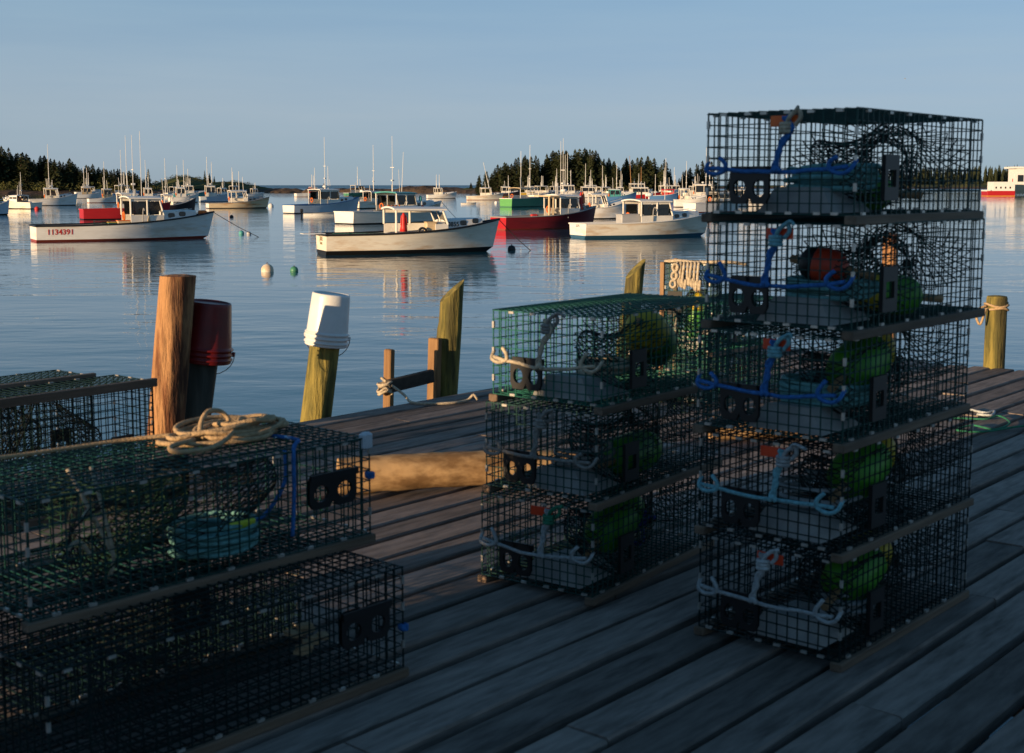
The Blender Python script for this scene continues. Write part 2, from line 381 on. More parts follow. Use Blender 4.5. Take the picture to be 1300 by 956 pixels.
SPR = [spruce_mesh(100 + i, 10.0, r, base, thin) for i, (r, base, thin) in enumerate([(2.0, .06, 1.2), (2.5, .08, 1.2), (1.7, .10, 1.1), (2.9, .06, 1.1), (2.2, .18, .8), (2.6, .05, 1.3), (1.5, .05, 1.2)])]
SHAPE = ['straight', 'full', 'slender', 'broad', 'ragged open', 'thick bottomed', 'spiky']
def place_tree(x, y, z, h, var, label, group, wide=1.0):
    label = SHAPE[var] + ' ' + label
    t = thing('spruce_tree', label, 'tree', (x, y, z), random.uniform(0, 6.28), group)
    c = link('crown', SPR[var][0], t); k = link('trunk', SPR[var][1], t)
    s = h / 10.0; t.scale = (s * wide, s * wide, s)
    return t
def tree_row(isl, D0, D1, outline, n, label, group, base_px, seed):
    """trees whose tops follow an outline given as (pixel x, pixel y of the top); rows further back fill the wood"""
    rd = random.Random(seed)
    for i in range(n):
        f = (i + rd.uniform(.1, .9)) / n
        px = outline[0][0] + f * (outline[-1][0] - outline[0][0])
        for (xa, ya), (xb, yb) in zip(outline, outline[1:]):
            if xa <= px <= xb: ty = ya + (yb - ya) * (px - xa) / (xb - xa); break
        D = rd.uniform(D0, D1); x = PX(px, D)
        g = height_at(isl, x, D)
        if g < .2: continue
        top = H + (HY - ty) / F * D
        h = max(3.0, (top - g) * rd.uniform(.80, 1.08))
        place_tree(x, D, g - .2, h, rd.randrange(len(SPR)), label, group, rd.uniform(1.15, 1.75))
tree_row(left_isl, 535, 560, [(-30, 190), (5, 187), (30, 192), (45, 202), (62, 198), (75, 205), (92, 203), (105, 211), (120, 209), (137, 214), (160, 216), (176, 219), (192, 226)], 78,
         'dark spruce in the dense wood on the long low shore', 'spruces of the long low shore', 247, 21)
tree_row(left_isl, 562, 585, [(-30, 194), (30, 196), (62, 201), (105, 214), (160, 220), (190, 228)], 34,
         'dark spruce in the dense wood on the long low shore', 'spruces of the long low shore', 247, 22)
tree_row(left_isl, 535, 590, [(-260, 194), (-140, 186), (-30, 190)], 34, 'dark spruce in the dense wood on the long low shore', 'spruces of the long low shore', 247, 23)
for px, ty, D in ((192, 214, 630), (263, 216, 640), (269, 219, 642), (275, 223, 644), (208, 226, 640)):
    x = PX(px, D); g = height_at(knoll, x, D); place_tree(x, D, g - .3, H + (HY - ty) / F * D - g, random.randrange(3), 'lone spruce rising from the grassy green knoll', 'spruces on the grassy knoll', 1.0)
right_outline = [(597, 232), (606, 220), (617, 212), (628, 212), (634, 205), (640, 197), (646, 206), (655, 204), (662, 200), (676, 196), (690, 201), (703, 193), (720, 192), (745, 190), (757, 194), (767, 205), (777, 200), (786, 212), (798, 194), (808, 203), (823, 198), (834, 208), (841, 203), (850, 214)]
tree_row(right_isl, 548, 570, right_outline, 74, 'tall spruce in the wood on the spruce island', 'spruces of the spruce island', 243, 31)
tree_row(right_isl, 575, 600, [(a, b + 3) for a, b in right_outline], 34, 'tall spruce in the wood on the spruce island', 'spruces of the spruce island', 243, 32)
tree_row(right_isl, 545, 590, [(864, 220), (876, 206), (886, 204), (900, 206), (912, 214), (925, 224)], 22, 'spruce in the clump beyond the gap in the island wood', 'spruces beyond the island gap', 243, 33)
tree_row(right_isl, 555, 590, [(845, 222), (856, 224), (866, 221)], 5, 'low young spruce in the gap of the island wood', 'young spruces in the island gap', 243, 34)

def shrubs(name, isl, D0, D1, px0, px1, n, seed, hmin, hmax):
    rd = random.Random(seed); b = MB()
    for i in range(n):
        D = rd.uniform(D0, D1); x = PX(rd.uniform(px0, px1), D); g = height_at(isl, x, D)
        if g < .9: continue
        h = rd.uniform(hmin, hmax); w = h * rd.uniform(.7, 1.3)
        for k in range(46):
            a = rd.uniform(0, 6.28); rr = w * math.sqrt(rd.random()); zz = g + h * (rd.random() ** .7) * (1 - .5 * (rr / w) ** 2)
            p = Vector((x + rr * math.cos(a), D + rr * math.sin(a), zz)); s = h * .17
            q = [p + Vector((rd.uniform(-1, 1), rd.uniform(-1, 1), rd.uniform(-1, 1))) * s for _ in range(3)]
            b.add(q, [(0, 1, 2)])
    o = b.build(name, M['shrub']); tag(o, kind='stuff'); return o
shrubs('undergrowth', left_isl, 525, 550, -40, 215, 170, 41, 1.6, 4.2)
shrubs('undergrowth', right_isl, 548, 575, 600, 900, 110, 42, 1.0, 3.2)
shrubs('undergrowth', knoll, 630, 665, 195, 330, 120, 43, .6, 1.8)
def far_forest():
    b = MB(); rd = random.Random(5)
    for i in range(520):
        D = rd.uniform(1260, 1400); x = PX(rd.uniform(1050, 1420), D); g = height_at(far_isl, x, D)
        if g < .5: continue
        h = rd.uniform(11, 18); w = h * .2
        for k in range(9):
            z0 = g + h * k / 9.5; rr = w * (1 - k / 9.5) * rd.uniform(.7, 1.25)
            a0 = rd.uniform(0, 6.28); ring = [(x + rr * math.cos(a0 + j * 1.2566) * rd.uniform(.7, 1.2), D + rr * math.sin(a0 + j * 1.2566), z0 - rr * .25) for j in range(5)]
            b.add(ring + [(x, D, z0 + h * .16)], [(j, (j + 1) % 5, 5) for j in range(5)])
    tag(b.build('far_wood', M['spruce']), 'far wood of dark conifers along the distant shore', 'wood', kind='stuff')
far_forest()

# ---------------------------------------------------------------- the pier
PA = R(40.66)                                     # azimuth of the planks
AL = Vector((math.sin(PA), math.cos(PA), 0)); PER = Vector((math.cos(PA), -math.sin(PA), 0))   # along, inward from the edge
E0 = atz(330, 545, DECK)
RZ_PIER = math.pi / 2 - PA
def pier(u, s, z=0.0): return E0 + AL * u + PER * s + Vector((0, 0, z))
U_END = 6.06
pier_o = thing('pier', 'weathered grey plank pier carrying the stacked lobster traps', 'pier', pier(0, 0, -.3), RZ_PIER)
# local frame of the pier empty: x along the planks, y = -s (towards the water), z up; deck top is z = .3
rd = random.Random(11)
rest = MB(); s0 = 0.0; row = 0
def plank_mb(b, u0, u1, s0, s1, z, rd, fine):
    n = max(2, int((u1 - u0) / .45)) if fine else 1
    th = .045; vs = []; fs = []
    wob = rd.uniform(0, 50); tl = rd.uniform(-.004, .004)
    for i in range(n + 1):
        u = u0 + (u1 - u0) * i / n
        e0 = .004 * mnoise.noise(Vector((u * 1.7 + wob, 0, 0))) if fine else 0; e1 = .004 * mnoise.noise(Vector((u * 1.7 + wob, 9, 0))) if fine else 0
        zz = z + (.004 * mnoise.noise(Vector((u * .6 + wob, 4, 0))) if fine else 0)
        a, c = s0 + e0, s1 + e1; k = .007
        for y, q in ((a, -th), (a, -k), (a + k, 0), (c - k, 0), (c, -k), (c, -th)):
            vs.append((u, -y, zz + q + tl * (1 if y > (a + c) / 2 else -1)))
    for i in range(n):
        for k in range(6):
            k2 = (k + 1) % 6; fs.append((i * 6 + k, (i + 1) * 6 + k, (i + 1) * 6 + k2, i * 6 + k2))
    fs += [(0, 1, 2, 3, 4, 5), tuple(n * 6 + k for k in (5, 4, 3, 2, 1, 0))]
    b.add(vs, fs)
npl = 0
while s0 < 14.0:
    w = rd.uniform(.150, .178); u = -24.0 - rd.uniform(0, 3); gap = rd.uniform(.022, .050)
    uend = U_END + rd.uniform(-.06, .05)
    while u < uend:
        L = rd.uniform(2.8, 4.9); u1 = min(u + L, uend)
        if uend - u1 < .7: u1 = uend
        vis = False
        for k in range(7):
            p = pier(u + (u1 - u) * k / 6, s0 + w / 2)
            if p.y > .5:
                x, y = proj(p)
                if -30 < x < 1330 and 380 < y < 990: vis = True
        z = .3 + rd.uniform(-.006, .003)
        if vis:
            b = MB(); plank_mb(b, u + .004, u1 - .004, s0, s0 + w, z, rd, True)
            o = b.build('plank', M['plank'], pier_o); npl += 1
        else: plank_mb(rest, u + .004, u1 - .004, s0, s0 + w, z, rd, False)
        u = u1
    s0 += w + gap
o = rest.build('planking', M['plank'], pier_o); o['kind'] = 'stuff'
for u in (5.85, 4.3, 2.7, 1.1, -.6, -2.3, -4.0, -6.0, -9, -12, -15, -18, -21, -23.5):
    b = MB(); b.box((u, -7.0, .3 - .055 - .14), (.16, 13.8, .26)); b.build('joist', M['beam'], pier_o)
for s in (.10, 3.4, 6.8, 10.2, 13.7):
    b = MB(); b.box((-9.0, -s, -.105 - .15), (29.8, .2, .28)); b.build('stringer', M['beam'], pier_o)
b = MB()
for u in (5.5, 2.2, -1.3, -4.8, -8.5, -12.5, -17, -22):
    for s in (.45, 3.4, 6.8, 10.2, 13.3): b.cyl((u, -s, -.4), (u, -s, -4.5), .13, .15, 8)
o = b.build('support_piles', M['pile_dark'], pier_o); o['kind'] = 'stuff'

# the fish house behind the photographer, whose shade lies over the traps
M['clap'] = pm('grey_shingle_wall', (.16, .15, .14), (.10, .095, .09), 3, .85, .5, stretch=(1, 1, 8))
M['roofing'] = pm('asphalt_roofing', (.05, .05, .055), (.035, .035, .04), 8, .9)
SU0, SU1, SS0, SS1 = -20.5, -12.0, 2.12, 9.7
shed = thing('fish_house', 'grey shingled fish house with a gable roof standing on the pier', 'shed', pier(SU0, SS0), RZ_PIER)
Ls, Ws = SU1 - SU0, SS1 - SS0; EV, RG = 2.9, 4.6
b = MB(); b.box((Ls / 2, -Ws / 2, EV / 2), (Ls, Ws, EV))
b.add([(0, 0, EV), (0, -Ws, EV), (0, -Ws / 2, RG - .1), (Ls, 0, EV), (Ls, -Ws, EV), (Ls, -Ws / 2, RG - .1)], [(0, 2, 1), (3, 4, 5)]); b.build('wall', M['clap'], shed)
for sg in (0, 1):
    y0 = .25 if sg == 0 else -Ws - .25
    b = MB(); vs = [(-.2, y0, EV - .16), (Ls + .12, y0, EV - .16), (Ls + .12, -Ws / 2, RG), (-.2, -Ws / 2, RG)]
    vs += [(x, y, z + .1) for x, y, z in vs]
    b.add(vs, [(0, 1, 2, 3), (7, 6, 5, 4), (0, 4, 5, 1), (1, 5, 6, 2), (2, 6, 7, 3), (3, 7, 4, 0)]); b.build('roof', M['roofing'], shed)
b = MB(); b.box((Ls + .03, -Ws / 2, 1.1), (.05, 1.3, 2.2)); dr = b.build('door', M['beam'], shed)
b = MB(); b.box((Ls + .08, -Ws / 2 + .5, 1.05), (.05, .04, .18)); b.build('handle', M['steel'], dr)

# ---------------------------------------------------------------- piles, buckets, ladder
def offpt(px, py, off):                            # where the pixel column crosses a line off metres outside the pier edge
    d = ray(px, py); d.z = 0; n = Vector((-math.cos(PA), math.sin(PA), 0))
    return d * ((off + Vector((E0.x, E0.y, 0)).dot(n)) / d.dot(n))
def pile(name, mat, basepx, toppx, r0, r1, label, off=.16, top='flat', seed=1, rings=26):
    p = offpt(*basepx, off); T = aty(*toppx, p.y); B = Vector((p.x, p.y, DECK))
    d = (T - B) / (T.z - B.z); foot = B + d * (-1.2 - DECK)
    t = thing(name, label, 'pile', foot)
    n = 44; vs = []; fs = []; rdm = random.Random(seed); ph = rdm.uniform(0, 9)
    hgt = T.z - foot.z
    for i in range(rings + 1):
        f = i / rings; c = d * (hgt * f); r = r0 + (r1 - r0) * f
        for k in range(n):
            a = 2 * math.pi * k / n
            rr = r * (1 + .05 * mnoise.noise(Vector((math.cos(a) * 1.3 + ph, math.sin(a) * 1.3, f * 3))) + .035 * mnoise.noise(Vector((math.cos(a) * 4 + ph, math.sin(a) * 4, f * 1.5))) - .06 * max(0, .25 - abs(mnoise.noise(Vector((math.cos(a) * 5 + ph, math.sin(a) * 5, f * 2.2))))) * 2)
            z = c.z
            if top == 'slant' and i == rings: z += (math.cos(a) * .085 + math.sin(a) * .02)
            if top == 'slant' and i == rings - 1: z += (math.cos(a) * .084 + math.sin(a) * .02) - .012
            vs.append((c.x + rr * math.cos(a), c.y + rr * math.sin(a), z))
    for i in range(rings):
        for k in range(n):
            k2 = (k + 1) % n; fs.append((i * n + k, i * n + k2, (i + 1) * n + k2, (i + 1) * n + k))
    b = MB(); b.add(vs, fs); b.build('shaft', mat, t, smooth=True)
    b = MB(); topv = vs[-n:]; cz = sum(v[2] for v in topv) / n + .006
    cc = Vector((sum(v[0] for v in topv) / n, sum(v[1] for v in topv) / n, cz))
    ring2 = [Vector(v) * .55 + cc * .45 + Vector((0, 0, .004)) for v in topv]
    b.add([tuple(v) for v in topv] + [tuple(v) for v in ring2] + [tuple(cc)], [(k, (k + 1) % n, n + (k + 1) % n, n + k) for k in range(n)] + [(n + k, n + (k + 1) % n, 2 * n) for k in range(n)])
    b.build('top_end', mat, t)
    return t, B, T, d
pile('mooring_pile', M['pile_brown'], (209, 560), (226, 350), .125, .108, 'bare reddish brown pile standing beside the red bucket', seed=3)
t_red, Br, Tr, dr_ = pile('mooring_pile', M['pile_dark'], (247, 555), (266, 392), .105, .095, 'dark tarred pile under the upturned red bucket', seed=5, off=.19)
t_wht, Bw, Tw, dw_ = pile('mooring_pile', M['pile_green'], (402, 530), (420, 378), .115, .105, 'mossy yellow green pile under the upturned white bucket', seed=6, off=.26)
pile('mooring_pile', M['pile_green'], (566, 497), (574, 369), .112, .098, 'mossy pile with a slant cut top beside the ladder', seed=7, top='slant', off=.35)
pile('mooring_pile', M['pile_green'], (793, 480), (807, 341), .092, .088, 'mossy slant topped pile rising behind the three trap stack', seed=8, top='slant')
def end_pile(px, py, topy, lean, r, label, mat, seed):
    p = atz(px, py, DECK) + AL * (.02 + r + .05); t = thing('mooring_pile', label, 'pile', (p.x, p.y, -1.2))
    T = aty(px, topy, p.y); vs = []
    b = MB(); hh = T.z + 1.2
    b.lathe([(r * 1.06, 0), (r * 1.05, hh * .5), (r, hh - .02), (r * .93, hh)], 18, wob=.02); b.build('shaft', mat, t, smooth=False)
    b = MB(); b.lathe([(r * .9, hh + .001), (r * .5, hh + .006), (0, hh + .008)], 18); b.build('top_end', mat, t)
    return t, p, T
tp, pp, TT = end_pile(1253, 468, 376, 0, .088, 'golden brown pile with rope round it at the pier end', M['pile_green'], 9)
end_pile(1117, 453, 297, 0, .072, 'tall pale pile at the pier end behind the five trap stack', M['pile_brown'], 10)
# rope lashed round the pier end pile
b = MB(); pts = []
for k in range(32):
    a = k * .42; pts.append((pp.x + .098 * math.cos(a), pp.y + .098 * math.sin(a), TT.z - .06 - k * .0018 + .01 * math.sin(k)))
b.tube(pts, .011, 6); b.tube(smoothpath([(pp.x - .1, pp.y - .03, TT.z - .08), (pp.x - .2, pp.y - .06, TT.z - .13), (pp.x - .17, pp.y - .09, TT.z - .24), (pp.x - .12, pp.y - .08, TT.z - .1)], 6), .011, 6)
tag(b.build('mooring_rope', M['rope_tan'], smooth=True), 'tan rope lashed round the golden pile at the pier end', 'rope')

def bucket(label, mat, T, d, r_top, r_bot, h, drop, hx, base_rise):
    """bucket upside down on a pile: its closed end is up"""
    t = thing('bucket', label, 'bucket', T + d * base_rise)
    t.rotation_euler = Vector((d.x * .85, d.y, 1)).to_track_quat('Z', 'Y').to_euler()
    b = MB(); zt = 0.0
    prof = [(r_bot * .97, -h), (r_bot * .98, -h + .002), (r_bot, -h + .004), (r_bot * 1.0, -h + .012)]
    for q in (.018, .050, .082): prof += [(r_bot * .985, -h + q), (r_bot * 1.05, -h + q + .004), (r_bot * 1.05, -h + q + .012), (r_bot * .985, -h + q + .016)]
    prof += [(r_bot * .97, -h + .11), (r_top * 1.0, -.02), (r_top * .985, -.006), (r_top * .96, 0), (r_top * .9, -.001), (r_top * .88, -.010), (r_top * .3, -.011), (0, -.010)]
    b.lathe(prof, 32); b.build('body', mat, t, smooth=True)
    b = MB(); pts = []
    for k in range(13):
        a = math.pi * k / 12; pts.append((hx * r_bot * .95 * (.25 + .0 * k), r_bot * 1.08 * math.cos(a), -h + .06 - .16 * math.sin(a)))
    pts = [(p[0] + (.06 * hx) * math.sin(math.pi * i / 12), p[1], p[2]) for i, p in enumerate(pts)]
    b.tube(pts, .003, 5); b.build('handle', M['steel'], t)
    for sg in (-1, 1):
        b = MB(); b.cyl((hx * r_bot * .24, sg * r_bot * .98, -h + .06), (hx * r_bot * .24, sg * r_bot * 1.09, -h + .06), .016, n=10); b.build('handle_lug', mat, t)
    return t
bucket('white plastic bucket turned upside down over a mossy pile', M['bucket_white'], Tw, dw_ * 1.0, .134, .150, .37, 0, .8, .03)
bucket('red plastic bucket turned upside down over the tarred pile', M['bucket_red'], Tr, dr_, .135, .165, .385, 0, 1.0, .045)

# ladder head on the pier edge: two posts and a rail
la = offpt(489, 510, .33); lb = offpt(547, 497, .33)
lad = thing('boarding_ladder', 'wooden ladder head of two posts and a rail on the pier edge', 'ladder', (la.x, la.y, DECK))
dv = Vector((lb.x - la.x, lb.y - la.y, 0)); ang = math.atan2(dv.y, dv.x)
for i, (q, top, w, dpt) in enumerate(((Vector((0, 0, 0)), .36, .055, .075), (dv, .40, .055, .11))):
    b = MB(); mm = Matrix.Rotation(ang, 3, 'Z') @ Matrix.Rotation(.045, 3, 'Y')
    b.box((q.x, q.y, (top - 1.9) / 2), (w, dpt, top + 1.9), bev=.008, M=mm); b.build('rail_post', M['post_wood'], lad)
b = MB(); mid = dv * .5; b.box((mid.x + .02, mid.y - .05, .10), (dv.length * .98, .05, .10), M=Matrix.Rotation(ang, 3, 'Z') @ Matrix.Rotation(-.06, 3, 'Y'), bev=.006); b.build('cross_rail', M['beam'], lad)
for k in range(4):
    b = MB(); b.box((mid.x, mid.y, -.25 - .3 * k), (dv.length, .05, .06), rz=ang); b.build('rung', M['beam'], lad)
b = MB(); rr = random.Random(2); pts = []
for k in range(40):
    a = k * .7; pts.append((la.x + .05 * math.cos(a) + rr.uniform(-.01, .01), la.y - .02 + .05 * math.sin(a), DECK + .02 + .11 * (k / 40) + rr.uniform(-.015, .015)))
li = la + PER * .36; pts += [tuple(la + PER * .2 + Vector((0, 0, DECK + .04)))]; la = li
pts += [(la.x - .05, la.y - .10, DECK + .015), (la.x + .1, la.y - .14, DECK + .012), (la.x + .26, la.y - .1, DECK + .012), (la.x + .36, la.y + .02, DECK + .012), (la.x + .40, la.y + .03, DECK + .05), (la.x + .43, la.y + .04, DECK + .012)]
b.tube(smoothpath(pts, 3), .010, 6); tag(b.build('ladder_rope', M['rope_cream'], smooth=True), 'cream rope knotted round the foot of the ladder post', 'rope')

# the peeled log lying on the deck
p0, p1 = atz(430, 628, DECK), atz(735, 611, DECK); lg = thing('log', 'peeled orange brown log lying on the deck planks', 'log', (p0 + p1) / 2, math.atan2(p1.y - p0.y, p1.x - p0.x))
Lg = (p1 - p0).length; b = MB(); vs = []; n = 20; m = 26
for i in range(m + 1):
    f = i / m
    for k in range(n):
        a = 2 * math.pi * k / n; r = (.098 - .012 * f) * (1 + .07 * mnoise.noise(Vector((f * 9, math.cos(a), math.sin(a)))) + .05 * mnoise.noise(Vector((f * 22, math.cos(a) * 2, math.sin(a) * 2))))
        vs.append((-Lg / 2 + Lg * f, r * math.cos(a), .094 + r * math.sin(a) + .01 * math.sin(f * 4)))
b.add(vs, [(i * n + k, (i + 1) * n + k, (i + 1) * n + (k + 1) % n, i * n + (k + 1) % n) for i in range(m) for k in range(n)]); b.build('bole', M['log'], lg, smooth=True)
for e, idx in ((0, range(n)), (1, range(m * n, m * n + n))):
    b = MB(); b.add([vs[i] for i in idx], [tuple(range(n)) if e else tuple(reversed(range(n)))]); b.build('cut_end', M['log'], lg)

# ---------------------------------------------------------------- lobster traps
CELL = .0385
_tm = {}
def clip_boxes(b, pts, d=(.022, .007, .007)):
    for p in pts: b.box(p, d)
def trap_parts(L, W, Hh, wm):
    key = (L, W, Hh, wm)
    if key in _tm: return _tm[key]
    r = .0026; mt = M[wm]; out = {}; rr = random.Random(hash((int(L * 100), int(W * 100))) % 1000)
    nx = round(L / CELL); ny = round(W / CELL); nz = round(Hh / CELL)
    def panel(na, nb, A, B, fn, sag=0.0):
        b = MB()
        for i in range(na + 1):
            a = -A / 2 + A * i / na + rr.uniform(-.0015, .0015)
            if sag:
                q = [fn(a, -B / 2 + B * k / 4, sag * (1 - (2 * i / na - 1) ** 2) * (1 - (k / 2 - 1) ** 2)) for k in range(5)]
                for k in range(4): b.wire(q[k], q[k + 1], r)
            else: b.wire(fn(a, -B / 2, 0), fn(a, B / 2, 0), r)
        for j in range(nb + 1):
            c = -B / 2 + B * j / nb + rr.uniform(-.0015, .0015)
            if sag:
                q = [fn(-A / 2 + A * k / 6, c, sag * (1 - (k / 3 - 1) ** 2) * (1 - (2 * j / nb - 1) ** 2) + r) for k in range(7)]
                for k in range(6): b.wire(q[k], q[k + 1], r)
            else: b.wire(fn(-A / 2, c, r * 1.6), fn(A / 2, c, r * 1.6), r)
        return b
    out['side'] = panel(nx, nz, L, Hh, lambda a, c, o: (a, o, c + Hh / 2)).mesh('side_panel', mt)
    out['end'] = panel(ny, nz, W, Hh, lambda a, c, o: (o, a, c + Hh / 2)).mesh('end_panel', mt)
    out['top'] = panel(nx, ny, L, W, lambda a, c, o: (a, c, o), .010).mesh('top_panel', mt)
    out['bottom'] = panel(nx, ny, L, W, lambda a, c, o: (a, c, -o)).mesh('bottom_panel', mt)
    b = MB()
    for z in (.004, Hh - .004):
        for k in range(int(L / .155)):
            for sg in (-1, 1): b.box((-L / 2 + .06 + k * .155 + rr.uniform(-.03, .03), sg * W / 2, z), (.024, .009, .009))
        for k in range(int(W / .09)):
            for sg in (-1, 1): b.box((sg * L / 2, -W / 2 + .05 + k * .09 + rr.uniform(-.02, .02), z), (.009, .024, .009))
    for sx in (-1, 1):
        for sy in (-1, 1):
            for z in (.07, .19, .28): b.box((sx * L / 2, sy * W / 2, z + rr.uniform(-.02, .02)), (.009, .009, .026))
    out['clips'] = b.mesh('hog_rings', M['clip'])
    b = MB(); b.box((0, 0, 0), (L + .03, .042, .030), bev=.003); out['runner'] = b.mesh('runner', M['runner'])
    # escape vent: plastic frame with an opening (x = width, z = height)
    def vent(w, h, oval=False):
        b = MB(); t = .012
        if not oval:
            e = .022
            b.box((-w / 2 + e / 2, 0, 0), (e, t, h)); b.box((w / 2 - e / 2, 0, 0), (e, t, h)); b.box((0, 0, h / 2 - .025), (w - 2 * e, t, .05)); b.box((0, 0, -h / 2 + .022), (w - 2 * e, t, .044))
        else:                                       # plate pierced by two round holes
            n = 16
            for sg in (-1, 1):
                cx = sg * w / 4; hr = w * .155
                inner = [(cx + hr * math.cos(2 * math.pi * k / n), hr * 1.25 * math.sin(2 * math.pi * k / n) - .01) for k in range(n)]
                outer = []
                for k in range(n):
                    a = 2 * math.pi * k / n; dx, dz = math.cos(a), math.sin(a); sc = min((w / 4) / max(abs(dx), 1e-6), (h / 2) / max(abs(dz), 1e-6)); outer.append((cx + dx * sc, dz * sc))
                for y in (-t / 2, t / 2):
                    b.add([(x, y, z) for x, z in outer] + [(x, y, z) for x, z in inner], [(k, (k + 1) % n, n + (k + 1) % n, n + k) for k in range(n)])
                b.add([(x, -t / 2, z) for x, z in inner] + [(x, t / 2, z) for x, z in inner], [(k, (k + 1) % n, n + (k + 1) % n, n + k) for k in range(n)])
            b.box((0, -t, h / 2 - .012), (w, t, .024))
        return b.mesh('escape_vent', M['vent'])
    out['vent'] = vent(.105, .15); out['vent2'] = vent(.15, .125, True)
    # netting funnels: one into the side, one between the rooms
    def funnel(p, q, nr, nk, mat):
        b = MB(); rings = []
        for i in range(nr + 1):
            f = i / nr; c = Vector(p[0]).lerp(Vector(q[0]), f); a = p[1] + (q[1] - p[1]) * f ** .8; h2 = p[2] + (q[2] - p[2]) * f ** .8
            ring = []
            for k in range(nk):
                t = 2 * math.pi * (k + (.5 if i % 2 else 0)) / nk
                ring.append(c + p[3] * (a * math.cos(t)) + Vector((0, 0, 1)) * (h2 * math.sin(t) - .03 * math.sin(math.pi * f)))
            rings.append(ring)
        for i in range(nr):
            for k in range(nk):
                o = k if i % 2 else (k - 1) % nk
                b.wire(rings[i][k], rings[i + 1][o], .0023); b.wire(rings[i][k], rings[i + 1][(o + 1) % nk], .0023)
        for k in range(nk): b.wire(rings[-1][k], rings[-1][(k + 1) % nk], .003)
        return b
    f1 = funnel((Vector((.02, 0, Hh * .5)), W * .46, Hh * .45, Vector((0, 1, 0))), (Vector((L * .30, 0, Hh * .62)), .07, .06), 11, 30, None)
    f2 = funnel((Vector((-L * .23, -W * .49, Hh * .5)), L * .2, Hh * .42, Vector((1, 0, 0))), (Vector((-L * .23, 0, Hh * .55)), .065, .065), 8, 26, None)
    f3 = funnel((Vector((L * .48, 0, Hh * .55)), W * .44, Hh * .4, Vector((0, 1, 0))), (Vector((L * .33, 0, Hh * .7)), .1, .08), 8, 28, None)
    out['net1'] = f1.mesh('net_funnel', M['net']); out['net2'] = f2.mesh('net_funnel', M['net']); out['net3'] = f3.mesh('net_funnel', M['net'])
    b = MB()                                        # concrete ballast slab with sloping ends
    w0, w1, hh, dl = .14, .085, .085, .28
    b.add([(-dl / 2, -w0, 0), (-dl / 2, w0, 0), (-dl / 2 + .02, w1, hh), (-dl / 2 + .02, -w1, hh), (dl / 2, -w0, 0), (dl / 2, w0, 0), (dl / 2 - .04, w1, hh * .8), (dl / 2 - .04, -w1, hh * .8)],
          [(0, 3, 2, 1), (4, 5, 6, 7), (0, 1, 5, 4), (3, 7, 6, 2), (0, 4, 7, 3), (1, 2, 6, 5)])
    out['ballast'] = b.mesh('ballast', M['concrete'])
    _tm[key] = out; return out
RUN = .030
TRAPG = 'lobster traps on the pier'
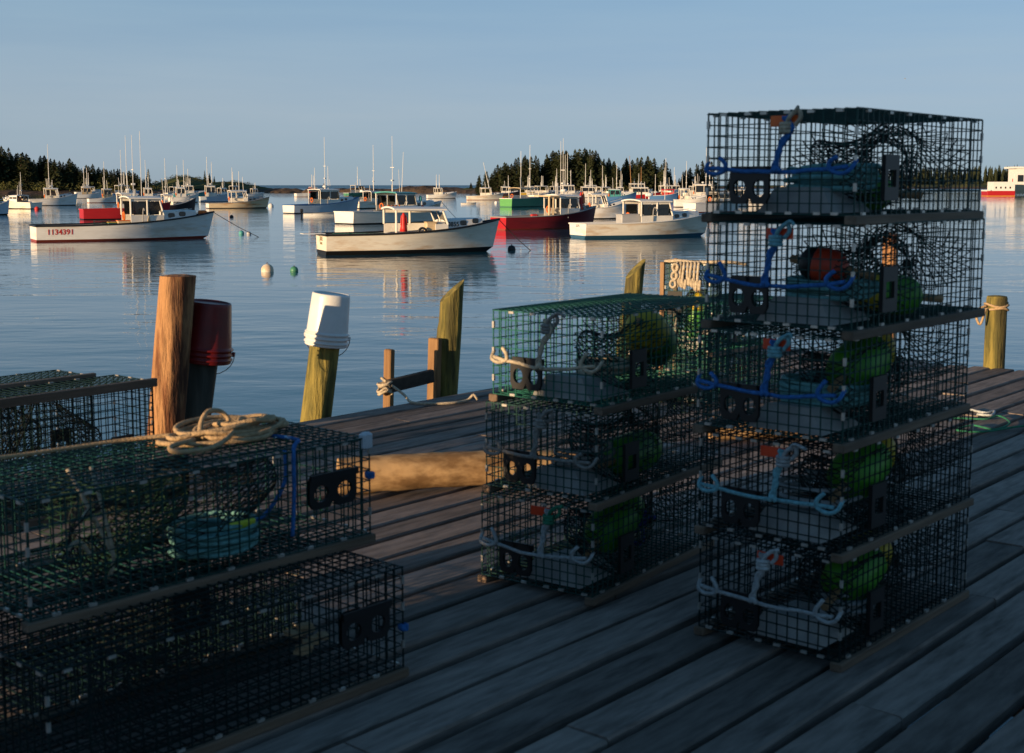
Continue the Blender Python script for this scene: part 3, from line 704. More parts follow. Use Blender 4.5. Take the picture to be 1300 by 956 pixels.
def trap(label, corner, az, L=1.0, W=.52, Hh=.335, wire='wire_green', bridle=None, tagm=None, vents=True, net=True, ballast=True, rot=None, end=-1, group=TRAPG, nets=(1, 2, 3), runner=None, seed=0, lefty=1):
    """corner = ground point of the near corner (local -L/2, -W/2); az = azimuth of the long axis"""
    rzz = math.pi / 2 - az; ax = Vector((math.sin(az), math.cos(az), 0)); ay = Vector((-math.cos(az), math.sin(az), 0))
    c = Vector(corner) + ax * (L / 2) + ay * (W / 2)
    t = thing('lobster_trap', label, 'lobster trap', c, rzz, group)
    if rot is not None: t.rotation_euler = rot
    P = trap_parts(L, W, Hh, wire)
    for sg in (-1, 1):
        link('side_panel', P['side'], t, (0, sg * W / 2, RUN)); link('end_panel', P['end'], t, (sg * L / 2, 0, RUN))
        o = link('runner', P['runner'], t, (0, sg * (W / 2 - .006), RUN / 2 - .001))
        if runner: o.data = o.data.copy(); o.data.materials[0] = M[runner]
    link('top_panel', P['top'], t, (0, 0, RUN + Hh)); link('bottom_panel', P['bottom'], t, (0, 0, RUN))
    link('hog_rings', P['clips'], t, (0, 0, RUN))['kind'] = 'stuff'
    if vents:
        link('escape_vent', P['vent'], t, (-L / 2 + .24, -W / 2 - .008, RUN + .12))
        link('escape_vent', P['vent2'], t, (-L / 2 - .008, W / 2 - .17, RUN + .095), (0, 0, math.pi / 2))
    if net:
        for k in nets: link('net_funnel', P['net%d' % k], t, (0, 0, RUN))
    if ballast: link('ballast', P['ballast'], t, (-L / 2 + .19, -.035, RUN + .004))
    if bridle:
        b = MB(); x = -L / 2 - .014; zz = RUN + Hh * .46; rr = random.Random(seed)
        sagp = rr.uniform(.008, .03)
        row = [(x, W / 2 - .01 - (W - .03) * k / 8 + 0, zz - sagp * math.sin(math.pi * k / 8) + rr.uniform(-.003, .003)) for k in range(9)]
        b.tube(smoothpath(row, 3), .0075, 6)
        for sg in (-1, 1):                          # knotted loops at both corners
            y0 = sg * (W / 2 - .006)
            loop = [(x + .02, y0 + sg * .006, zz + .02), (x - .006, y0, zz - .008), (x - .006, y0 - sg * .03, zz - .022), (x - .004, y0 - sg * .07, zz - .012), (x - .006, y0 - sg * .075, zz + .012), (x, y0 - sg * .05, zz + .03 + .02 * rr.random())]
            b.tube(smoothpath(loop, 4), .0075, 6)
        ym = rr.uniform(-.05, .06)
        up = [(x - .004, ym, zz - sagp), (x - .006, ym - .005, zz + .05), (x - .002, ym - .02 - .03 * rr.random(), RUN + Hh * .8), (x, ym - .03, RUN + Hh * .95)]
        pu = smoothpath(up, 5); b.tube(pu, .009, 6)
        b.tube([(q.x - .004, q.y + .012 * math.sin(i), q.z) for i, q in enumerate(pu)], .007, 6)
        b.tube(smoothpath([(x - .008, ym + .012, zz - sagp), (x - .012, ym, zz - sagp + .012), (x - .008, ym - .013, zz - sagp)], 4), .010, 6)
        b.build('bridle', M[bridle[0]], t, smooth=True)
        b = MB(); yt = ym - .03                      # becket knot and hook over the lid
        for k in range(3): b.tube([(x + .018 * math.cos(a), yt + .019 * math.sin(a), RUN + Hh * .80 + k * .012) for a in [j * .6 for j in range(11)]], .0075, 5)
        b.tube(smoothpath([(x - .004, yt, RUN + Hh * .86), (x - .012, yt - .02, RUN + Hh * .95), (x - .006, yt - .045, RUN + Hh * 1.0), (x, yt - .05, RUN + Hh * .93), (x + .002, yt - .03, RUN + Hh * .86)], 4), .0075, 6)
        b.tube(smoothpath([(x - .006, yt - .03, RUN + Hh * .98), (x - .016, yt - .045 - .03 * rr.random(), RUN + Hh + .01), (x - .012, yt - .08 * rr.random() - .02, RUN + Hh * .99)], 4), .006, 6)
        b.build('becket', M[bridle[1]], t, smooth=True)
    if tagm:
        b = MB(); b.box((-L / 2 - .006, .0 - .01 * seed % .03 - .01, RUN + Hh - .032), (.006, .10, .036), bev=.002); b.build('trap_tag', M[tagm], t)
    return t, c, ax, ay
def inside(c, ax, ay, x, y, z): return Vector(c) + ax * x + ay * y + Vector((0, 0, RUN + z))

def coil(name_label, mat, p, r, turns, thick, rz, flat=.7, seed=0, hgt=.10, group=None):
    rr = random.Random(seed); b = MB(); pts = []; n = turns * 12
    for k in range(n):
        a = 2 * math.pi * k / 12; f = k / n
        ra = r * (1 + .10 * math.sin(a * .37 + seed) + rr.uniform(-.03, .03)); 
        pts.append((ra * math.cos(a), ra * flat * math.sin(a) + .02 * math.sin(k * .2), thick + hgt * (f + .06 * math.sin(a * 1.5 + seed)) * .9 + rr.uniform(0, .004)))
    pts = [(x, y, max(z, thick * 1.02)) for x, y, z in pts]
    b.tube(smoothpath(pts, 2), thick, 6)
    o = b.build('rope_coil', M[mat], smooth=True); o.location = p; o.rotation_euler = (0, 0, rz); tag(o, name_label, 'rope coil', group); return o
def buoy(label, p, L, r, m1, m2, rot, group=None):
    t = thing('buoy', label, 'buoy', p, rot=rot, group=group)
    b = MB(); b.lathe([(.0, -L / 2), (r * .55, -L / 2 + .004), (r * .9, -L / 2 + .03), (r, -L / 2 + .07), (r, L * .1), (r * .985, L * .12)], 20); b.build('body', M[m1], t, smooth=True)
    b = MB(); b.lathe([(r * .985, L * .12), (r * .93, L * .24), (r * .75, L * .38), (r * .4, L * .47), (.0, L / 2)], 20); b.build('nose', M[m2], t, smooth=True)
    b = MB(); b.cyl((0, 0, -L / 2 - .10), (0, 0, L / 2 + .03), .014, n=8); b.build('spindle', M['runner_light'], t)
    return t

# five-high stack
RS_AZ = R(41.3)
ncor = atz(1065, 852, DECK)
RSj = [(0, 0, 0), (-.006, .006, .6), (-.012, .0, -.8), (.004, -.004, .5), (.006, .012, -.5)]
RSb = [('rope_pale', 'rope_white'), ('rope_cyan', 'rope_pale'), ('rope_blue', 'rope_cyan'), ('rope_blue', 'rope_cyan'), ('rope_blue', 'rope_cream')]
RSn = ['bottom of the five high stack', 'second lowest of the five high stack', 'middle of the five high stack', 'second highest of the five high stack', 'top of the five high stack']
RSc = ['pale rope bridle', 'cyan rope bridle', 'blue bridle and teal rope', 'blue bridle and red buoy', 'blue bridle and orange tag']
RS = []
for k in range(5):
    jx, jy, ja = RSj[k]
    RS.append(trap('wire lobster trap with %s, %s' % (RSc[k], RSn[k]), ncor + Vector((jx, jy, k * (.365 + .0012))), RS_AZ + R(ja), L=1.03, W=.545, bridle=RSb[k], tagm='tag_orange' if k == 4 else 'tag_red', seed=k + 3, wire='wire_green' if k > 1 else 'wire_black'))
def T_in(tr, x, y, z): return inside(tr[1], tr[2], tr[3], x, y, z)
rz_rs = math.pi / 2 - RS_AZ
coil('teal rope coil on the slab inside the top trap of the tall stack', 'rope_teal', T_in(RS[4], -.24, -.06, .075), .15, 8, .009, rz_rs + 1.3, .8, 1, .085)
coil('teal rope coil on the slab under the red buoy', 'rope_teal', T_in(RS[3], -.25, -.06, .075), .15, 7, .009, rz_rs + 1.5, .75, 2, .065)
coil('pale teal rope coil in the middle trap of the tall stack', 'rope_teal', T_in(RS[2], -.24, -.06, .075), .155, 8, .009, rz_rs + 1.2, .8, 3, .08)
coil('slack grey rope coil in the second lowest trap of the tall stack', 'rope_pale', T_in(RS[1], -.26, -.04, .08), .15, 3, .008, rz_rs + 1.2, .85, 4, .09)
coil('grey rope coil in the lowest trap of the tall stack', 'rope_pale', T_in(RS[0], -.25, -.15, .075), .085, 6, .008, rz_rs, .9, 5, .08)
def lying(yaw, pitch): return (Matrix.Rotation(yaw, 3, 'Z') @ Matrix.Rotation(pitch, 3, 'Y')).to_euler()
buoy('red buoy with a dark stick inside the second highest trap of the tall stack', T_in(RS[3], -.30, -.05, .19), .17, .062, 'buoy_red', 'vent', lying(rz_rs + 1.7, R(80)))
buoy('green buoy with yellow nose under the red buoy', T_in(RS[3], -.06, -.15, .085), .30, .07, 'buoy_green', 'buoy_yellow', lying(rz_rs + 2.6, R(84)))
buoy('green and yellow buoy in the middle trap of the tall stack', T_in(RS[2], -.13, -.155, .225), .34, .088, 'buoy_green', 'buoy_yellow', lying(rz_rs + .05, R(74)))
buoy('green and yellow buoy in the second lowest trap of the tall stack', T_in(RS[1], -.13, -.155, .225), .34, .088, 'buoy_green', 'buoy_yellow', lying(rz_rs + .05, R(72)))
buoy('green and yellow buoy in the lowest trap of the tall stack', T_in(RS[0], -.15, -.155, .225), .34, .088, 'buoy_green', 'buoy_yellow', lying(rz_rs, R(70)))
buoy('green buoy behind the teal coil of the top trap', T_in(RS[4], -.1, -.08, .075), .24, .065, 'buoy_green', 'buoy_green', lying(rz_rs + 2.2, R(86)))

# three-high stack
MS_AZ = R(35.0); mcor = atz(752, 768, DECK)
MSc = ['grey bridle and red tag', 'grey bridle and green buoy', 'teal lid and tan bridle']
MSn = ['bottom of the three high stack', 'middle of the three high stack', 'top of the three high stack']
MS = []
for k in range(3):
    MS.append(trap('green wire lobster trap with %s, %s' % (MSc[k], MSn[k]), mcor + Vector(((0, .012, .03)[k], (0, .01, .015)[k], k * .3662)), MS_AZ + R((0, 1.2, 3.0)[k]), bridle=[('rope_pale', 'rope_green'), ('rope_grey', 'rope_grey'), ('rope_cream', 'rope_grey')][k], tagm='tag_red' if k == 0 else None, seed=20 + k, wire='wire_teal' if k == 2 else 'wire_green'))
rz_ms = math.pi / 2 - MS_AZ
buoy('yellow topped green buoy inside the top trap of the three high stack', T_in(MS[2], .04, -.13, .21), .34, .095, 'buoy_green', 'buoy_yellow', lying(rz_ms + math.pi + .25, R(66)))
buoy('green buoy lying low in the middle trap of the three high stack', T_in(MS[1], -.02, -.14, .10), .34, .085, 'buoy_green', 'buoy_green', lying(rz_ms, R(88)))
buoy('green buoy hung tilted in the bottom trap of the three high stack', T_in(MS[0], -.12, -.14, .21), .32, .09, 'buoy_green', 'buoy_green', lying(rz_ms, R(66)))
coil('cream rope coil on the slab of the top trap in the three high stack', 'rope_cream', T_in(MS[2], -.16, -.05, .07), .12, 4, .009, rz_ms + 1, .8, 8, .05)
coil('grey rope coil in the middle trap of the three high stack', 'rope_grey', T_in(MS[1], -.26, -.04, .08), .13, 3, .008, rz_ms + 1, .85, 9, .09)
b = MB(); rr = random.Random(6); pts = [T_in(MS[0], rr.uniform(-.1, .25), rr.uniform(-.18, .1), rr.uniform(.03, .2)) for _ in range(26)]
b.tube(smoothpath(pts, 5), .008, 6); tag(b.build('rope_tangle', pm('rope_navy', (.02, .05, .28), (.012, .03, .17), 60, .85), smooth=True), 'tangled dark blue rope inside the bottom trap of the three high stack', 'rope')

# two long traps in the near pile (long axis runs towards the lower left)
LP_AZ = R(42.3)
def corner_from_right(pr, az, L): return Vector(pr) - Vector((math.sin(az), math.cos(az), 0)) * L
lr = atz(512, 858, DECK); LPt = []
LPt.append(trap('dark wire lobster trap under the trap with the tan rope coil', corner_from_right(lr, LP_AZ - R(1), 1.24), LP_AZ - R(1), L=1.24, W=.53, wire='wire_black', vents=False, ballast=False, runner=None, seed=31, nets=(2,)))
pb_ = lr + Vector((-math.cos(LP_AZ - R(1)), math.sin(LP_AZ - R(1)), 0)) * .555
LPt.append(trap('dark wire lobster trap hidden behind the lowest near trap', corner_from_right(pb_ + Vector((.02, .02, 0)), LP_AZ - R(1), 1.24), LP_AZ - R(1), L=1.24, W=.53, wire='wire_black', vents=False, ballast=False, seed=33, nets=(1,)))
lu = atz(470, 688, DECK + .366)
LPt.append(trap('dark green wire lobster trap carrying the tan rope coil', corner_from_right(Vector((lu.x, lu.y, DECK + .3662)), LP_AZ, 1.24), LP_AZ, L=1.24, W=.53, wire='wire_green', vents=False, ballast=False, seed=32, nets=(1, 2)))
for tr in (LPt[0], LPt[2]):                                      # wide black vents in both long sides and a pierced one near the far end
    P = trap_parts(1.24, .53, .335, 'wire_green')
    for (x, y, k, rz) in ((.18, .27, 'vent', 0), (.45, -.272, 'vent2', 0)):
        o = link('escape_vent', P[k], tr[0], (x, y, RUN + .19), (0, 0, rz)); o.scale = (1.35, 1, .95)
up = LPt[2]; rz_lp = math.pi / 2 - LP_AZ
o = link('net_funnel', trap_parts(1.24, .53, .335, 'wire_green')['net1'].copy(), up[0], (-.35, 0, RUN)); o.data.materials[0] = M['net_green']
coil('teal rope coil with a yellow marker inside the trap under the tan coil', 'rope_teal', T_in(up, .10, -.10, .012), .13, 9, .009, rz_lp, .85, 14, .10)
b = MB(); b.box((0, 0, 0), (.10, .016, .045), bev=.004); o = b.build('rope_marker', pm('yellow_marker', (.62, .7, .06), (.5, .6, .05), 9, .5)); o.location = T_in(up, .14, -.19, .105); o.rotation_euler = (.3, 0, rz_lp); tag(o, 'yellow marker on the teal rope coil inside the trap', 'marker')
b = MB()
b.tube(smoothpath([T_in(up, .28, -.24, .34), T_in(up, .27, -.25, .24), T_in(up, .24, -.2, .14), T_in(up, .20, -.18, .11)], 6), .007, 6)
b.tube(smoothpath([T_in(up, .30, .1, .345), T_in(up, .36, -.05, .352), T_in(up, .38, -.18, .352), T_in(up, .30, -.262, .345), T_in(up, .29, -.272, .2), T_in(up, .28, -.272, .06)], 6), .007, 6)
tag(b.build('blue_cord', M['rope_blue'], smooth=True), 'blue cord tied over the lid of the trap with the tan coil', 'cord')
b = MB()
for a in ([(-.30, -.05, .35), (-.31, -.12, .25), (-.30, -.16, .10), (-.31, -.15, .03)], [(-.36, -.02, .35), (-.33, -.10, .22), (-.30, -.16, .10)], [(-.40, -.16, .22), (-.36, -.13, .24), (-.33, -.11, .20)], [(-.47, -.2, .16), (-.42, -.18, .17), (-.38, -.17, .12)]):
    b.tube(smoothpath([T_in(up, *q) for q in a], 5), .0065, 6)
tag(b.build('straw_cord', M['rope_cream'], smooth=True), 'straw coloured cords hanging inside the trap under the tan coil', 'cord')
b = MB(); b.box((0, 0, 0), (.045, .035, .06), bev=.008); o = b.build('corner_cap', pm('white_corner_plastic', (.55, .57, .6), (.45, .47, .5), 10, .5), up[0]); o.location = (.612, -.258, RUN + .325)
for tr, z in ((up, .20), (LPt[0], .13)):
    b = MB(); b.tube([(.622 + .01 * math.cos(a), -.265 + .016 * math.sin(a), RUN + z + .004 * k) for k in range(4) for a in [j * .7 for j in range(10)]], .006, 5); b.build('corner_tie', M['rope_blue'], tr[0], smooth=True)
# starfish-orange scraps of bait bag in the lower trap
b = MB(); rr = random.Random(4)
for k in range(9):
    p = T_in(LPt[0], .38 + rr.uniform(-.06, .06), -.05 + rr.uniform(-.06, .06), .07 + rr.uniform(0, .08)); b.box(p, (.05, .03, .012), rr.uniform(0, 3))
tag(b.build('bait_bag', M['rope_tan']), 'small orange brown bait bag inside the lower near trap', 'bait bag')

# tan rope coil on the lid
b = MB(); rr = random.Random(12); zl = RUN + .34 + .012; pts = []
for k in range(11):
    cx_, cy_ = .27 + rr.uniform(-.07, .07), .05 + rr.uniform(-.04, .04); ra_, rb_ = rr.uniform(.10, .20), rr.uniform(.05, .12); th_ = rr.uniform(-.5, .5); z0 = .351 + .0035 * k
    lp_ = []
    for j in range(9):
        a = 2 * math.pi * j / 9 + rr.uniform(-.15, .15); q_ = Vector((ra_ * math.cos(a), rb_ * math.sin(a)))
        lp_.append(T_in(up, cx_ + q_.x * math.cos(th_) - q_.y * math.sin(th_), cy_ + q_.x * math.sin(th_) + q_.y * math.cos(th_), max(.358, z0 + .008 + .016 * math.sin(a + k) * (.4 + .06 * k) + rr.uniform(-.004, .006))))
    b.tube(smoothpath(lp_, 5, closed=True), .0088, 6, closed=True)
b.tube(smoothpath([T_in(up, .12, .0, .38), T_in(up, .15, .03, .42), T_in(up, .19, .05, .445), T_in(up, .25, .06, .435), T_in(up, .27, .05, .40), T_in(up, .2, .03, .38), T_in(up, .16, -.04, .37)], 7), .0085, 6)
b.tube(smoothpath([T_in(up, .1, .0, .37), T_in(up, .0, -.02, .365), T_in(up, -.03, -.09, .362), T_in(up, .05, -.13, .362), T_in(up, .14, -.1, .37), T_in(up, .22, -.05, .39), T_in(up, .3, .02, .41), T_in(up, .36, .05, .385)], 6), .0085, 6)
tail = [T_in(up, .1, .12, .37), T_in(up, -.05, .19, .364), T_in(up, -.35, .22, .362), T_in(up, -.62, .235, .364)]
last = tail[-1]; tail += [last + Vector((-.28, -.22, -.03)), last + Vector((-.7, -.6, -.35))]
b.tube(smoothpath(tail, 6), .0075, 6)
tag(b.build('rope_coil', M['rope_tan'], smooth=True), 'loose tan rope coil lying on the lid of the near trap', 'rope coil')

# two traps on their sides by the brown pile
LB_AZ = R(39.0); q = atz(197, 482, DECK + .615); axl = Vector((math.sin(LB_AZ), math.cos(LB_AZ), 0)); ayl = Vector((-math.cos(LB_AZ), math.sin(LB_AZ), 0))
def side_trap(label, off_a, off_p, dz):
    L, W = 1.02, .60
    t, c, ax, ay = trap(label, (0, 0, 0), LB_AZ, L=L, W=W, wire='wire_black', vents=False, ballast=False, nets=(1, 2), seed=41)
    # turned so that its bottom faces the camera side: local z -> +ay, local y -> up
    m = Matrix((axl, Vector((0, 0, 1)), -ayl)).transposed(); m = Matrix((axl, Vector((0, 0, -1)), ayl)).transposed()
    base = Vector((q.x, q.y, DECK)) - axl * (L / 2 + off_a) + ayl * off_p
    t.rotation_euler = m.to_euler(); t.location = base + Vector((0, 0, W / 2 + .006 + dz))
    P = trap_parts(L, W, .335, 'wire_black')
    o = link('escape_vent', P['vent'], t, (.32, .05, RUN - .008), (math.pi / 2, 0, 0)); o.scale = (1.1, 1, 1.3)
    return t
side_trap('dark wire trap lying on its side in front of the brown pile', 0, .0, 0)
side_trap('dark wire trap lying on its side behind another, near the brown pile', .09, .40, .0)

# trap stood on end near the pier corner with a rope coil slung on it
ue = atz(845, 511, DECK); UA = R(75)
t, c, ax, ay = trap('lobster trap stood on end with tan rope slung over its top', (0, 0, 0), 0.0, L=1.0, W=.52, wire='wire_green', ballast=False, vents=False, seed=51, runner='runner_light')
# local x -> up; local -y side faces the camera, local z (bottom to top) runs to the right
vx = Vector((0, 0, 1)); vz = Vector((math.cos(R(18)), -math.sin(R(18)) * 1.0, 0)).normalized(); vy = vz.cross(vx)
t.rotation_euler = Matrix((vx, vy, vz)).transposed().to_euler()
t.location = Vector((ue.x, ue.y, DECK + .52)) + vy * (-.0) + Vector((.03, .25, 0))
P = trap_parts(1.0, .52, .335, 'wire_green')
UP0 = t.location.copy()
sgn = -1 if vy.y > 0 else 1
o = link('escape_vent', P['vent'], t, (.22, sgn * .268, RUN + .08)); o.scale = (1.6, 1, .7)
def U_in(x, y, z): return UP0 + vx * x + vy * y + vz * z
buoy('green and yellow buoy inside the trap stood on end', U_in(.12, sgn * .12, .24), .34, .075, 'buoy_green', 'buoy_yellow', (0, .1, 0))
b = MB(); rr = random.Random(3)
for k in range(7):
    z0 = .12 + k * .026; dp = rr.uniform(.15, .19)
    b.tube(smoothpath([U_in(.50, sgn * .1, z0), U_in(.512, sgn * .22, z0), U_in(.50, sgn * .275, z0 + .004), U_in(.50 - dp * .6, sgn * .285, z0 + rr.uniform(-.006, .006)), U_in(.50 - dp, sgn * .283, z0 + .012), U_in(.50 - dp * .6, sgn * .29, z0 + .02)], 4), .010, 6)
b.tube(smoothpath([U_in(.515, sgn * .2, .02), U_in(.525, sgn * .23, .12), U_in(.515, sgn * .24, .25), U_in(.52, sgn * .2, .45), U_in(.50, sgn * .1, .6)], 6), .013, 6)
tag(b.build('rope_hank', M['rope_cream'], smooth=True), 'cream rope hank hung on the trap stood on end', 'rope')
b = MB()
for k, (x0, z0) in enumerate(((.50, .115), (.44, .11), (.38, .10))):
    b.tube([U_in(x0 - .02 + .026 * math.cos(a), sgn * .30, z0 + .02 * math.sin(a)) for a in [j * .55 for j in range(13)]], .010, 6)
tag(b.build('rope_knot', M['rope_cream'], smooth=True), 'thick cream knotted rope eye on the trap stood on end', 'rope')

# more traps and timber behind the stacks, by the pier corner
bt = atz(905, 520, DECK)
for k in range(2): trap('green wire trap in the low pair behind the tall stack, %s one' % ('lower', 'upper')[k], bt + Vector((.0, .12, k * .3662)), R(41 + 3 * k), wire='wire_teal', seed=60 + k, bridle=('rope_grey', 'rope_grey') if k else None, vents=bool(k))
lp = atz(985, 560, DECK); lg2 = thing('log', 'short orange brown log on the deck behind the tall trap stack', 'log', lp + Vector((0, .1, 0)), R(12))
b = MB(); b.lathe([(.07, -.42), (.082, -.2), (.076, .1), (.08, .42)], 16, M=Matrix.Translation((0, 0, .082)) @ Matrix.Rotation(math.pi / 2, 4, 'Y'), wob=.03); b.build('bole', M['log'], lg2)
b = MB(); b.lathe([(.07, .421), (.0, .424)], 16, M=Matrix.Translation((0, 0, .082)) @ Matrix.Rotation(math.pi / 2, 4, 'Y')); b.build('cut_end', M['log'], lg2)
# green rope lying on the right of the deck
b = MB(); base = [(1180, 534), (1215, 531), (1250, 532), (1268, 528), (1282, 537), (1262, 545), (1235, 540), (1215, 546), (1250, 548), (1300, 541), (1345, 545)]
b.tube(smoothpath([atz(x, y, DECK + .016) for x, y in base], 6), .007, 6)
tag(b.build('deck_rope', M['rope_green'], smooth=True), 'green rope lying loose across the deck planks', 'rope')
b = MB(); base = [(1232, 520), (1250, 524), (1262, 522), (1258, 527), (1240, 526)]
b.tube(smoothpath([atz(x, y, DECK + .016) for x, y in base], 6), .009, 6)
tag(b.build('deck_rope', M['rope_white'], smooth=True), 'short pale blue rope end lying on the deck near the green rope', 'rope')
print('planks', npl)

# ---------------------------------------------------------------- boats
def paint(n, c, stain=None, amt=.35, rough=.45, c2=None):
    M[n] = pm(n, c, c2 or tuple(x * .88 for x in c), 1.6, rough, .15, stretch=(.6, .6, 3), stain=stain, stain_amt=amt, bscale=5); return M[n]
paint('hull_white', (.80, .79, .76), (.55, .42, .28), .5); paint('hull_cream', (.78, .73, .62), (.50, .31, .15), .65); paint('hull_rust', (.70, .56, .36), (.45, .20, .06), .8)
paint('hull_red', (.15, .006, .009), (.07, .004, .006), .6); paint('hull_crimson', (.42, .014, .018)); paint('hull_dark', (.035, .022, .024)); paint('hull_blue', (.08, .20, .42)); paint('hull_paleblue', (.50, .58, .66))
paint('hull_green', (.06, .22, .13)); paint('hull_lime', (.10, .34, .10)); paint('hull_teal', (.05, .28, .30)); paint('hull_yellow', (.62, .40, .06)); paint('hull_grey', (.42, .42, .42))
paint('bottom_black', (.012, .012, .013)); paint('bottom_red', (.30, .05, .03)); paint('bottom_blue', (.03, .10, .17)); paint('bottom_green', (.03, .12, .08))
paint('trim_black', (.015, .015, .016)); paint('trim_white', (.76, .75, .72)); paint('trim_blue', (.04, .14, .36)); paint('trim_grey', (.30, .30, .30)); paint('trim_teal', (.08, .34, .33)); paint('trim_red', (.5, .03, .03)); paint('trim_buff', (.60, .46, .28))
M['deck_grey'] = pm('deck_paint', (.30, .31, .32), (.22, .23, .24), 3, .7); M['deck_blue'] = pm('deck_blue_paint', (.12, .26, .38), (.08, .19, .30), 3, .7)
M['house'] = pm('house_paint', (.80, .77, .70), (.72, .68, .60), 2, .5, .1, stain=(.5, .34, .2), stain_amt=.3)
M['house_green'] = pm('house_green_paint', (.30, .40, .34), (.24, .33, .28), 2, .5)
def glass_mat():
    m, nt, b = newmat('dark_window_glass'); b.inputs['Base Color'].default_value = (.012, .014, .016, 1); b.inputs['Roughness'].default_value = .06; b.inputs['Specular IOR Level'].default_value = .6
    return m
M['glass'] = glass_mat()
M['alu'] = pm('white_mast_paint', (.70, .69, .66), (.6, .59, .56), 3, .4)
M['spar'] = pm('varnished_spar', (.40, .22, .09), (.3, .16, .06), 3, .45)
M['oil_red'] = pm('red_oilskin', (.62, .03, .025), (.45, .02, .018), 5, .5); M['oil_orange'] = pm('orange_oilskin', (.75, .18, .03), (.6, .13, .02), 5, .5)
M['lettering_red'] = pm('red_lettering', (.5, .04, .03), (.45, .03, .025), 5, .5); M['lettering_black'] = pm('black_lettering', (.02, .02, .02), (.02, .02, .02), 5, .5); M['lettering_brown'] = pm('faded_lettering', (.28, .2, .1), (.25, .18, .09), 5, .6)
NS = 18
def hull_fn(L, B, fs, fb, zp):
    """half breadth and position on the topsides: t = 0 stern .. 1 bow, q = 0 paint line .. 1 sheer"""
    def pt(t, q):
        Lw = L * .962; x = t * (Lw + (L - Lw) * q) - L / 2
        tail = .84 + .16 * min(1, t / .42) ** .8 if t < .42 else 1.0
        bs = B / 2 * tail * (1 - max(0, (t - .42) / .58) ** 2.5)
        bw = B / 2 * .94 * tail * (1 - max(0, (t - .30) / .70) ** 1.75)
        sheer = fs + (fb - fs) * (t ** 2.6) + .02 * math.cos(t * 3)
        zz = zp + (.10 * max(0, t - .6)) 
        return Vector((x, bw + (bs - bw) * q ** (1.0 + .6 * t), zz + (sheer - zz) * q))
    return pt
def text_mesh(s, size, mat, name, parent, loc, rot):
    c = bpy.data.curves.new('lettering', 'FONT'); c.body = s; c.size = size; c.align_x = 'CENTER'; c.align_y = 'CENTER'; c.extrude = .002; c.resolution_u = 2; c.offset = size * .02
    o = bpy.data.objects.new('lettering_tmp', c); COL.objects.link(o)
    dg = bpy.context.evaluated_depsgraph_get(); me = bpy.data.meshes.new_from_object(o.evaluated_get(dg)); me.materials.clear(); me.materials.append(mat)
    bpy.data.objects.remove(o); k = link(name, me, parent, loc, rot); return k

